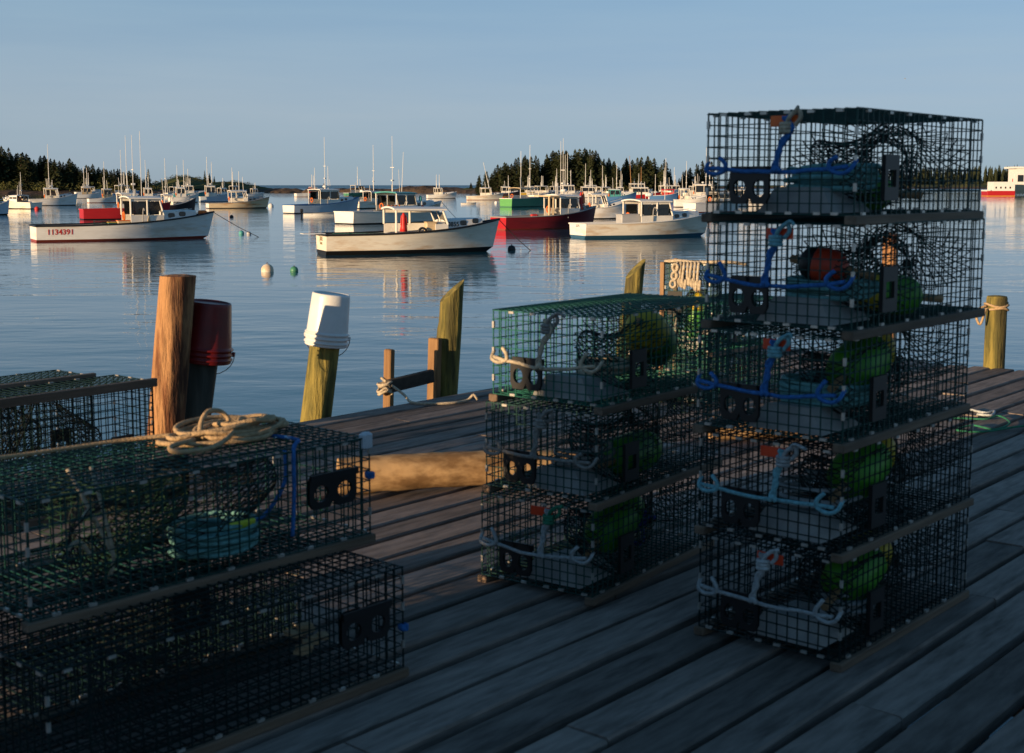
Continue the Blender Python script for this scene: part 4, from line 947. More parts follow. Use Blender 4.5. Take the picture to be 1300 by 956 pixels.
def boat(label, x0, x1, wl, psi=14, flip=False, hull='hull_white', bottom='bottom_black', rail='trim_white', deck='deck_grey', fs=.8, fb=1.6, zp=.16, beam=None,
         house='closed', hm='house', hx=(.50, .72), roofm='trim_white', hh=2.05, trunk=True, masts=((.55, 3.0),), mastm='alu', transom=None, L=None, group='boats moored in the harbour', radar=False, trunkm='trim_white', name='lobster_boat', bowm=None, roof_aft=.0, cat='boat', detail=True, win=(.05, .115), clutter=True):
    """x0..x1 are the photo columns of the boat's ends and wl its waterline row; psi = degrees the bow points away"""
    D0 = atz(650, wl, 0).y; a = R(psi)
    wpx = (x1 - x0) / F * D0
    if L is None:
        r_ = .30 if beam is None else 0
        L = wpx / (math.cos(a) + (r_ * .9 * math.sin(abs(a))) + (0 if beam is None else 0))
    B = beam or min(3.6, L * .31)
    near = atz((x0 + x1) / 2, wl, 0); c = Vector((near.x, near.y + B * .45 * math.cos(a), 0))
    va = math.atan2(c.x, c.y); t = thing(name, label, cat, c, a - va if not flip else math.pi - a - va, group)
    pt = hull_fn(L, B, fs, fb, zp); nq = 5
    def shell(q0, q1, n, fn):
        b = MB()
        for sg in (-1, 1):
            vs = []
            for i in range(NS + 1):
                for j in range(n + 1):
                    p = fn(i / NS, q0 + (q1 - q0) * j / n); vs.append((p.x, sg * p.y, p.z))
            fs_ = []
            for i in range(NS):
                for j in range(n):
                    f = (i * (n + 1) + j, (i + 1) * (n + 1) + j, (i + 1) * (n + 1) + j + 1, i * (n + 1) + j + 1); fs_.append(f if sg < 0 else f[::-1])
            b.add(vs, fs_)
        return b
    ho = shell(0, 1, nq, pt).build('hull', M[hull], t, smooth=True)
    def under(tt, q):                               # q 0 = keel .. 1 = paint line
        p = pt(tt, 0); k = q ** .5; return Vector((p.x - .12 * L * (1 - q) * tt * tt, p.y * k, -.55 * (1 - q) + p.z * q))
    shell(0, 1, 3, under).build('bottom_paint', M[bottom], t, smooth=True)
    # transom
    b = MB(); prof = [under(0, 0), under(0, .5), pt(0, 0)]; up_ = [pt(0, j / nq) for j in range(nq + 1)]
    poly = [(p.x, p.y, p.z) for p in up_]; poly2 = [(p.x, -p.y, p.z) for p in up_[::-1]]
    b.add(poly + poly2, [tuple(range(len(poly) * 2))[::-1]]); tr = b.build('transom', M[transom or hull], t)
    b = MB(); po = [under(0, j / 3) for j in range(4)]
    b.add([(p.x, p.y, p.z) for p in po] + [(p.x, -p.y, p.z) for p in po[::-1]], [tuple(range(8))[::-1]]); b.build('transom_bottom', M[bottom], t)
    # rub rail along the sheer
    for sg in (-1, 1):
        b = MB(); b.tube([(pt(i / NS, 1).x, sg * (pt(i / NS, 1).y + .015), pt(i / NS, 1).z + .01) for i in range(NS + 1)], .055 if rail == 'trim_black' else .042, 6); b.build('rub_rail', M[rail], t)
    b = MB(); p = pt(0, 1); b.box((p.x - .01, 0, p.z), (.10, p.y * 2 + .06, .09)); b.build('transom_cap', M[rail], t)
    # deck: side decks, cockpit floor, foredeck
    tc = hx[0] + .02 if house else .62
    ic = max(2, int(tc * NS)); b = MB(); vs = []; fsx = []
    for i in range(ic, NS + 1):
        p = pt(i / NS, 1); zc = p.z - .03
        vs += [(p.x, -p.y * .985, zc), (p.x, 0, zc + .06 * p.y), (p.x, p.y * .985, zc)]
    for i in range(NS - ic):
        for k in (0, 1): fsx.append((i * 3 + k, (i + 1) * 3 + k, (i + 1) * 3 + k + 1, i * 3 + k + 1))
    b.add(vs, fsx); b.build('foredeck', M[deck if trunk else deck], t)
    b = MB(); zf = min(.28, fs - .45)
    for sg in (-1, 1):
        vs = []; fsx = []
        for i in range(ic + 1):
            p = pt(i / NS, 1); w = .20
            yi = min(p.y - w, pt(i / NS, .15).y - .06); vs += [(p.x, sg * p.y * .985, p.z - .02), (p.x, sg * (p.y - w), p.z - .02), (p.x, sg * yi, zf)]
        for i in range(ic):
            for k in (0, 1): fsx.append((i * 3 + k, (i + 1) * 3 + k, (i + 1) * 3 + k + 1, i * 3 + k + 1))
        b.add(vs, fsx)
    b.build('side_deck', M[rail if rail != 'trim_black' else 'trim_grey'], t)
    b = MB(); pa, pb = pt(0, 1), pt(ic / NS, 1); ya = min(pa.y - .2, pt(0, .15).y - .06); yb = min(pb.y - .2, pt(ic / NS, .15).y - .06)
    b.add([(pa.x + .02, -ya, zf), (pb.x, -yb, zf), (pb.x, yb, zf), (pa.x + .02, ya, zf), (pb.x, -pb.y + .2, pb.z - .04), (pb.x, pb.y - .2, pb.z - .04)], [(0, 1, 2, 3), (1, 2, 5, 4)]); b.build('cockpit_floor', M[deck], t)
    def X(f): return -L / 2 + f * L
    def sheer(f): return pt(f, 1)
    zd = sheer(hx[1]).z
    if trunk:                                        # low cabin forward of the wheelhouse
        b = MB(); f0, f1 = hx[1] - .01, .885; n = 7; vs = []; th_ = .16 * B
        for i in range(n + 1):
            f = f0 + (f1 - f0) * i / n; p = sheer(f); w = max(.12, p.y * .70); h2 = th_ * (1 - .45 * (i / n) ** 2)
            z0 = p.z - .05
            vs += [(X(f), -w, z0), (X(f), -w * .93, z0 + h2), (X(f), -w * .5, z0 + h2 + .07), (X(f), w * .5, z0 + h2 + .07), (X(f), w * .93, z0 + h2), (X(f), w, z0)]
        fsx = [(i * 6 + k, (i + 1) * 6 + k, (i + 1) * 6 + k + 1, i * 6 + k + 1) for i in range(n) for k in range(5)] + [tuple(range(6))[::-1], tuple(n * 6 + k for k in range(6))]
        b.add(vs, fsx); cab = b.build('trunk_cabin', M[trunkm], t)
        if detail:
            for f in (hx[1] + win[0], hx[1] + win[1]):
                p = sheer(f); w = p.y * .70; p2 = sheer(f + .03); w2 = p2.y * .70
                for sg in (-1, 1):
                    b = MB(); n2 = 12; hw = .020 * L; hz = .045 * B
                    ring = []
                    for k in range(n2):
                        an = 2 * math.pi * k / n2; cx_, cz_ = math.copysign(abs(math.cos(an)) ** .6, math.cos(an)), math.copysign(abs(math.sin(an)) ** .6, math.sin(an))
                        ring.append((cx_ * hw, cz_ * hz))
                    sl_ = (w2 - w) / (.03 * L)
                    vs = [(X(f) + rx, sg * (w * .965 + sl_ * rx + .012), p.z + th_ * .44 + rz_) for rx, rz_ in ring] + [(X(f) + rx, sg * (w * .965 + sl_ * rx - .03), p.z + th_ * .44 + rz_) for rx, rz_ in ring]
                    b.add(vs, [tuple(range(n2))] + [(k, (k + 1) % n2, n2 + (k + 1) % n2, n2 + k) for k in range(n2)]); b.build('cabin_window', M['glass'], cab)
    if house:
        xa, xb = X(hx[0]), X(hx[1]); wa = sheer(hx[0]).y - .24; wb = min(wa, sheer(hx[1]).y - .2); zr = zf + hh; zs = max(zf + hh * .56, sheer(hx[1]).z + .28); z0 = sheer(hx[0]).z - .12
        rake = .28 * (1 if house != 'canopy' else .3)
        b = MB(); pw = .09
        def wall(p, q, za, zb, th=.05):
            p, q = Vector(p), Vector(q); d = q - p; b.box(((p.x + q.x) / 2, (p.y + q.y) / 2, (za + zb) / 2), (d.length, th, zb - za), math.atan2(d.y, d.x))
        closed = house == 'closed'
        for sg in (-1, 1):
            wmid = wa + (wb - wa) * .5
            if closed or sg > 0: wall((xa, sg * wa, 0), (xb, sg * wb, 0), z0, zs)
            elif house == 'open': wall(((xa + xb) / 2 + (xb - xa) * .25, sg * (wa * .4 + wb * .6), 0), (xb, sg * wb, 0), z0, zs)
            posts = ((0, .5, 1) if closed else ((0, 1) if house != 'open' else ((0, 1) if sg < 0 else (0, .5, 1))))
            for f in posts:
                px_ = xa + (xb - xa) * f; py_ = sg * (wa + (wb - wa) * f); tp_ = rake if f == 1 else 0
                lo = zs if (closed or sg > 0) else (z0 if f == 0 else zs)
                if lo == z0:
                    b2 = MB(); b2.cyl((px_, py_, lo - .3), (px_, py_, zr), pw / 1.6, n=6); b2.build('roof_post', M[hm], t); continue
                b.cyl((px_ + (0), py_, lo - .02), (px_ - tp_, py_, zr), pw / 1.6, pw / 1.6, 6)
            if closed or sg > 0: wall((xa, sg * wa, 0), (xb - rake, sg * (wb + .01), 0), zr - .16, zr)
        wall((xb, -wb, 0), (xb, wb, 0), z0, zs); b.cyl((xb, 0, zs), (xb - rake, 0, zr), .05, .05, 6)
        if closed and detail: pass
        wh = b.build('wheelhouse', M[hm], t)
        if house != 'canopy':
            for sg in (-1, 1):                       # raked windscreen panes
                b = MB(); y0, y1 = sg * .06, sg * (wb - .06)
                vs = [(xb + .01, y0, zs + .03), (xb + .01, y1, zs + .03), (xb - rake * .93, y1, zr - .12), (xb - rake * .93, y0, zr - .12)]
                vs += [(x - .02, y, z) for x, y, z in vs]; b.add(vs, [(0, 1, 2, 3), (7, 6, 5, 4), (0, 4, 5, 1), (1, 5, 6, 2), (2, 6, 7, 3), (3, 7, 4, 0)]); b.build('windscreen', M['glass'], wh)
        for sg in (-1, 1):
            if closed:
                for f0, f1 in ((.07, .46), (.54, .90)):
                    b = MB(); xA, xB = xa + (xb - xa) * f0, xa + (xb - xa) * f1; yA, yB = sg * (wa + (wb - wa) * f0), sg * (wa + (wb - wa) * f1)
                    b.box(((xA + xB) / 2 - (.06 if f1 > .8 else 0), (yA + yB) / 2, (zs + zr - .16) / 2), (xB - xA - .06, .02, zr - .16 - zs - .04), math.atan2(yB - yA, xB - xA)); b.build('side_window', M['glass'], wh)
        b = MB(); xr0 = xa - roof_aft * L - .12; xr1 = xb - rake + .16
        n = 6; vs = []
        for i in range(n + 1):
            y = -wa * 1.06 + 2.12 * wa * i / n; cz = zr + .10 * (1 - (2 * i / n - 1) ** 2)
            vs += [(xr0, y, cz), (xr1, y, cz - .03), (xr1, y, cz + .05), (xr0, y, cz + .09)]
        fsx = [(i * 4 + k, (i + 1) * 4 + k, (i + 1) * 4 + (k + 1) % 4, i * 4 + (k + 1) % 4) for i in range(n) for k in range(4)] + [(0, 1, 2, 3), tuple(n * 4 + k for k in (3, 2, 1, 0))]
        b.add(vs, fsx); b.build('roof', M[roofm], t)
        if roof_aft:
            for sg in (-1, 1): b = MB(); b.cyl((xr0 + .1, sg * wa, zf), (xr0 + .1, sg * wa, zr), .035, n=6); b.build('roof_post', M[hm], t)
        top = zr + .1
        if radar:
            b = MB(); b.lathe([(.16, 0), (.26, .05), (.28, .16), (.2, .24), (0, .27)], 14, M=Matrix.Translation(((xa + xb) / 2, -.1, top + .25))); b.cyl(((xa + xb) / 2, -.1, top - .05), ((xa + xb) / 2, -.1, top + .27), .05, n=8); b.build('radar_dome', M['trim_white'], t, smooth=True)
    else: top = fs
    rc = random.Random(int(x0 * 7 + wl * 13))
    if house and clutter:                            # exhaust, whip aerials, hauler davit, grab rail
        b = MB(); ex = xa + (xb - xa) * rc.uniform(.2, .6); b.cyl((ex, .25 * wa, top - .1), (ex, .25 * wa, top + rc.uniform(.5, 1.1)), .06, n=8); b.build('exhaust_stack', M['trim_grey' if rc.random() < .5 else 'trim_black'], t)
        for k in range(rc.choice((1, 2))):
            b = MB(); wx_ = xa + (xb - xa) * rc.uniform(.1, .8); wy_ = rc.uniform(-.8, .8) * wa; b.cyl((wx_, wy_, top - .12), (wx_ - .12, wy_, top + rc.uniform(1.0, 2.4)), max(.014, D0 * .00014), n=5); b.build('whip_aerial', M['alu'], t)
        b = MB(); dxx = xa + (xb - xa) * .35; b.tube(smoothpath([(dxx, -wa - .05, fs - .1), (dxx, -wa - .1, zf + 1.5), (dxx, -wa - .35, zf + 1.75), (dxx, -wa - .55, zf + 1.6)], 4), .035, 6); b.build('hauler_davit', M['trim_grey'], t)
        b = MB(); b.box((xa + (xb - xa) * .3, 0, top + .04), (.35, wa * .9, .10), bev=.02); b.build('roof_box', M[rc.choice(['trim_white', 'trim_buff', 'trim_grey', 'deck_blue'])], t)
        if D0 < 300:
            b = MB(); b.tube([(xa - .02 + .0 * k, .45 * wa + .26 * math.cos(k * .5236), zs - .1 + .26 * math.sin(k * .5236)) for k in range(12)], .06, 6, closed=True); b.build('life_ring', M['oil_orange'], t)
            for sg in (-1, 1):
                b = MB(); b.tube(smoothpath([(X(f), sg * (sheer(f).y * .62), sheer(f).z + .10 + (.38 if trunk else .2)) for f in (hx[1] + .03, .78, .86)], 4), .022, 5); b.build('grab_rail', M['alu'], t)
    rmast = max(.022, D0 * .00026)
    for i, (f, hgt, *lean) in enumerate(masts):
        b = MB(); y = (-.5, .55, .1)[i % 3] * B * .3; lx = lean[0] if lean else 0
        zb = top - .05 if house and hx[0] - roof_aft - .02 < f < hx[1] else sheer(f).z - .05
        b.cyl((X(f), y, zb), (X(f) + lx, y, zb + hgt), rmast, rmast * .55, 6); m_ = b.build('antenna' if hgt < 2.2 else 'mast', M[mastm], t)
        if hgt > 3.2 and i == 0:
            b = MB(); b.box((X(f) + lx * .45, y, zb + hgt * .45), (.06, .6, .05)); b.build('spreader', M[mastm], m_); b = MB(); b.box((X(f) + lx * .22, y, zb + hgt * .22), (.22, .22, .12)); b.build('radar_box', M[mastm], m_)
    t['_L'] = L
    del t['_L']
    return dict(o=t, L=L, B=B, pt=pt, X=X, zf=zf, hx=hx, sheer=sheer, a=a, c=c, flip=flip, hull=ho, transom=tr, top=top)
def bpos(bt, f, y, z):                               # boat coordinates to the world
    m = Matrix.Translation(bt['o'].location) @ Matrix.Rotation(bt['o'].rotation_euler.z, 4, 'Z'); return m @ Vector((bt['X'](f), y, z))
def mooring(bt, label, run=2.2, ball=True, mat='rope_dark'):
    p0 = bpos(bt, 1.0, 0, bt['sheer'](1.0).z - .05); d = Vector((math.cos(bt['o'].rotation_euler.z), math.sin(bt['o'].rotation_euler.z), 0))
    p1 = p0 + d * run; p1.z = .0
    b = MB(); b.tube(smoothpath([p0, p0.lerp(p1, .5) + Vector((0, 0, -.12)), p1 + Vector((0, 0, -.1))], 6), .022, 5); tag(b.build('mooring_line', M[mat]), label, 'mooring line')
    return p1
def float_ball(px, py, r, mat, label, name='mooring_ball'):
    p = atz(px, py, 0); t = thing(name, label, 'mooring buoy', (p.x, p.y, 0))
    b = MB(); b.lathe([(0, -r * .7), (r * .6, -r * .55), (r * .95, -r * .1), (r, r * .25), (r * .9, r * .7), (r * .6, r * 1.05), (.08 * r, r * 1.25)], 18); b.build('body', M[mat], t, smooth=True)
    b = MB(); b.tube([(.12 * r * math.cos(k * .7), 0, r * 1.3 + .12 * r * math.sin(k * .7)) for k in range(10)], r * .05, 5); b.build('ring', M['steel'], t)

def hull_text(bt, s, size, mat, f, q, side=-1, name='registration_number'):
    e = .01; p = bt['pt'](f, q); p2 = bt['pt'](f + .02, q); p3 = bt['pt'](f, q + .05)
    px_ = Vector((p2.x - p.x, side * (p2.y - p.y), p2.z - p.z)).normalized(); pz = Vector((p3.x - p.x, side * (p3.y - p.y), p3.z - p.z)).normalized()
    n = px_.cross(pz).normalized(); pz = n.cross(px_)
    m = Matrix((px_, pz, n)).transposed()
    k = text_mesh(s, size, M[mat], name, bt['hull'], Vector((p.x, side * p.y, p.z)) + n * .010, m.to_euler()); return k
def transom_text(bt, s, size, mat, z, name='boat_name'):
    x = bt['pt'](0, .5).x; m = Matrix((Vector((0, -1, 0)), Vector((0, 0, 1)), Vector((-1, 0, 0)))).transposed()
    return text_mesh(s, size, M[mat], name, bt['transom'], (x - .012, 0, z), m.to_euler())

# --- the near boats
hero = boat('open sided white lobster boat with black rail, black bottom and a red oilskin aboard', 398, 645, 322.5, 16, hull='hull_cream', bottom='bottom_black', rail='trim_black', fs=.98, fb=1.72, zp=.22, house='open', hx=(.375, .665), hh=1.95, win=(.10, .175), clutter=False, masts=(), trunkm='trim_white', hm='house', deck='deck_grey')
lft = boat('white lobster boat with black rail and red number 1134391 on its side', 34, 270, 305.5, 11, hull='hull_white', bottom='bottom_red', rail='trim_black', fs=.95, fb=1.75, zp=.13, house='closed', hx=(.50, .685), hh=2.35, masts=((.535, 4.0), (.60, 4.3)), radar=False, trunkm='trim_white')
rgt = boat('white lobster boat with blue boot stripe and enclosed wheelhouse near the spruce island', 725, 918, 301.5, 28, hull='hull_cream', bottom='bottom_blue', rail='trim_white', transom='hull_white', fs=.92, fb=1.62, zp=.18, house='closed', hx=(.40, .64), hh=2.1, masts=((.62, 1.6),), trunkm='trim_white', deck='deck_blue', radar=True)
red = boat('long dark red boat with white wheelhouse and black bow', 623, 770, 291, 33, hull='hull_red', bottom='bottom_red', rail='trim_grey', fs=.98, fb=1.8, zp=.10, house='closed', hx=(.54, .76), hh=2.3, masts=((.62, 4.6), (.66, 4.4), (.58, 1.5)), radar=True, trunkm='trim_grey', transom='hull_crimson')
sq = boat('cream square sterned boat with green sided wheelhouse moored beyond the open sided boat', 424, 574, 283.5, 38, hull='hull_cream', bottom='bottom_black', rail='trim_white', transom='trim_white', fs=1.08, fb=2.0, zp=.10, house='closed', hx=(.42, .64), hh=2.45, hm='house', masts=((.45, 5.2), (.62, 3.8, .25)), roofm='trim_teal', radar=False, trunkm='trim_white')
hull_text(lft, '1134391', .46, 'lettering_red', .125, .55)
transom_text(hero, 'JULIE', .30, 'lettering_brown', .80); transom_text(hero, 'MAINE', .17, 'lettering_brown', .56, 'home_port')
transom_text(rgt, 'SEA', .36, 'trim_grey' if False else 'deck_grey', .84)
# registration figures on the trunk side of the open boat
p = hero['sheer'](.695); text_mesh('00855', .33, M['lettering_black'], 'registration_number', hero['o'], (hero['X'](.695), -(p.y * .70 + .02), p.z + .22), Matrix((Vector((1, .12, 0)).normalized(), Vector((0, 0, 1)), Vector((.12, -1, 0)).normalized())).transposed().to_euler())
for bt_, lab, run in ((hero, 'mooring line running down from the bow of the open sided boat', 1.9), (lft, 'dark mooring line sloping from the bow of the 1134391 boat', 3.2), (sq, 'mooring line sloping from the bow of the cream square sterned boat', 2.4)): mooring(bt_, lab, run)

# gear aboard the near boats
def box_thing(name, label, cat, c, d, rz, mat, lid=None):
    t = thing(name, label, cat, c, rz); b = MB(); b.box((0, 0, d[2] / 2), d, bev=.03)
    b.build('case', M[mat], t); b = MB(); b.box((0, 0, d[2] + .025), (d[0] * 1.04, d[1] * 1.04, .05), bev=.01); b.build('lid', M[lid or mat], t); return t
ra = hero['o'].rotation_euler.z
for k, (f, y) in enumerate(((.10, -.55), (.19, -.5), (.28, -.6))):
    p = bpos(hero, f, y, hero['zf'] + .42)
    t, c, ax, ay = trap('lobster trap aboard the open sided boat, %s' % ('nearest its stern', 'between two other traps', 'beside the grey bait box')[k], (0, 0, 0), math.pi / 2 - ra, L=.9, W=.52, wire='wire_teal' if k < 2 else 'wire_green', vents=False, ballast=False, nets=(1,), seed=70 + k, group='lobster traps aboard the open boat')
    t.location = p
    b = MB(); b.box((0, 0, 0), (.86, .5, .40), bev=.02); o = b.build('deck_crate', M['hull_grey']); o.location = p + Vector((0, 0, -.205)); o.rotation_euler = (0, 0, ra); tag(o, 'low grey crate under a trap aboard the open boat', 'crate', 'crates aboard the open boat')
box_thing('bait_box', 'grey bait box amidships on the open sided boat', 'box', bpos(hero, .385, -.75, hero['zf']), (.95, .6, .75), ra, 'hull_grey')
# hanging red oilskin
def oilskin(label, p, h, mat, rz):
    t = thing('oilskin_jacket', label, 'jacket', p, rz); b = MB()
    prof = [(.10, 0), (.26, -.02), (.30, -.10)]
    b.lathe([(.19, -h), (.17, -h * .8), (.13, -h * .5), (.10, -h * .25), (.08, -h * .1), (.04, 0), (0, .02)], 14, wob=.10); b.build('coat', M[mat], t, smooth=True)
    for sg in (-1, 1): b = MB(); b.tube(smoothpath([(sg * .09, 0, -h * .14), (sg * .13, -.03, -h * .35), (sg * .15, -.05, -h * .66)], 4), [.045] * 8 + [.055], 8); b.build('sleeve', M[mat], t, smooth=True)
oilskin('red oilskin jacket hanging under the roof of the open boat', bpos(hero, .435, -.55, hero['zf'] + 1.80), .95, 'oil_red', ra)
b = MB(); b.lathe([(.22, 0), (.24, .2), (.24, .7), (.22, .78), (0, .78)], 14); o = b.build('barrel', M['trim_black'], smooth=False); o.location = bpos(hero, .44, -.5, hero['zf'] + .02); tag(o, 'dark barrel below the hanging red oilskin', 'barrel')
# helm bulkhead locker, bait barrels, tyre
box_thing('helm_locker', 'cream locker at the helm of the open sided boat', 'locker', bpos(hero, .575, -.85, hero['zf'] + .35), (.55, .5, .95), ra, 'trim_buff')
box_thing('helm_locker', 'white rust stained locker beside the registration number', 'locker', bpos(hero, .64, -.75, hero['zf'] + .35), (.55, .35, .95), ra, 'trim_white')
b = MB(); b.tube([(.20 * math.cos(a * .4189), 0, .20 * math.sin(a * .4189)) for a in range(15)], .06, 8, closed=True); o = b.build('hauler_wheel', M['trim_black'], smooth=True); o.location = bpos(hero, .52, -1.2, 1.12); o.rotation_euler = (0, 0, ra); tag(o, 'round black pot hauler wheel on the open boat side', 'hauler')
b = MB(); b.box((0, 0, 0), (.75, .25, .035)); o = b.build('stern_platform', M['trim_white'], hero['o']); o.location = (hero['X'](0) - .36, .35, hero['sheer'](0).z + .05); o.scale = (1.5, 3.5, 1)
ral = lft['o'].rotation_euler.z
t, c, ax, ay = trap('dark lobster trap heaped on the stern deck of the 1134391 boat', (0, 0, 0), math.pi / 2 - ral, L=1.0, W=.52, wire='wire_green', vents=False, ballast=False, nets=(1,), seed=80, group=None); t.location = bpos(lft, .36, -.5, lft['zf'] + .62)
box_thing('fish_tote', 'grey fish tote on the deck of the 1134391 boat', 'tote', bpos(lft, .36, -.5, lft['zf'] + .0), (1.3, .8, .55), ral, 'hull_grey')
box_thing('fish_tote', 'yellow lidded tote by the stern traps of the 1134391 boat', 'tote', bpos(lft, .415, -.7, lft['zf']), (.7, .6, .85), ral, 'bottom_green', 'hull_yellow')
box_thing('fish_tote', 'orange topped tote at the wheelhouse of the 1134391 boat', 'tote', bpos(lft, .47, -.8, lft['zf']), (.8, .6, .95), ral, 'trim_buff', 'oil_orange')
oilskin('pale oilskins hanging at the wheelhouse side of the 1134391 boat', bpos(lft, .60, -1.30, lft['zf'] + 2.0), 1.2, 'trim_buff', ral)
buoy('orange buoy on the bow of the 1134391 boat', bpos(lft, .93, -.15, lft['sheer'](.93).z + .12), .6, .14, 'oil_orange', 'oil_orange', lying(ral, R(88)))
rar = rgt['o'].rotation_euler.z
box_thing('fish_tote', 'grey tote on the stern deck of the white boat with blue stripe', 'tote', bpos(rgt, .34, -.7, rgt['zf'] + .3), (1.5, .9, .95), rar, 'hull_grey')
box_thing('fish_tote', 'cream locker beside the wheelhouse of the white boat with blue stripe', 'tote', bpos(rgt, .56, -1.05, rgt['zf'] + .4), (.7, .25, .95), rar, 'trim_buff')
rad = red['o'].rotation_euler.z
buoy('red buoy lying on the stern deck of the dark red boat', bpos(red, .30, -.9, red['sheer'](.3).z + .05), .7, .15, 'oil_red', 'oil_red', lying(rad, R(88)))
for k, (f, y, m_) in enumerate(((.80, -.5, 'oil_red'), (.835, -.3, 'oil_orange'))): oilskin(('red oilskin hung forward of the red boat wheelhouse', 'orange oilskin hung forward of the red boat wheelhouse')[k], bpos(red, f, y, red['sheer'](f).z + 1.5), 1.4, m_, rad)
b = MB()
for f, y in ((.44, -1.0), (.48, -1.0)): b.cyl(red['pt'](f, 1) * 0 + Vector((red['X'](f), y, red['zf'])), Vector((red['X'](f), y, red['zf'] + 2.35)), .09, n=8); b = (b.build('gallows_post', M['trim_buff'], red['o']), MB())[1]
b.box((red['X'](.47), -.2, red['zf'] + 2.35), (.9, 2.4, .10)); b.build('gallows_top', M['trim_buff'], red['o'])
raq = sq['o'].rotation_euler.z
for k, (f, m_, lab) in enumerate(((.665, 'trim_teal', 'teal buoy'), (.675, 'trim_white', 'white buoy'), (.685, 'oil_red', 'red buoy'))): buoy('%s hung at the wheelhouse of the cream square sterned boat' % lab, bpos(sq, f, -1.55, sq['zf'] + 2.0 - .42 * k), .5, .14, m_, m_, (0, 0, 0))
for k in range(4): b = MB(); b.tube([(.24 * math.cos(a * .5236), 0, .24 * math.sin(a * .5236)) for a in range(12)], .06, 6, closed=True); o = b.build('rope_ring', M['oil_orange'], smooth=True); o.location = bpos(sq, .34 + .035 * k, -1.62, sq['sheer'](.4).z + .25); o.rotation_euler = (0, 0, raq + .3 * k); tag(o, 'orange rope ring on the rail of the cream square sterned boat', 'rope ring', 'orange rope rings on the rail')

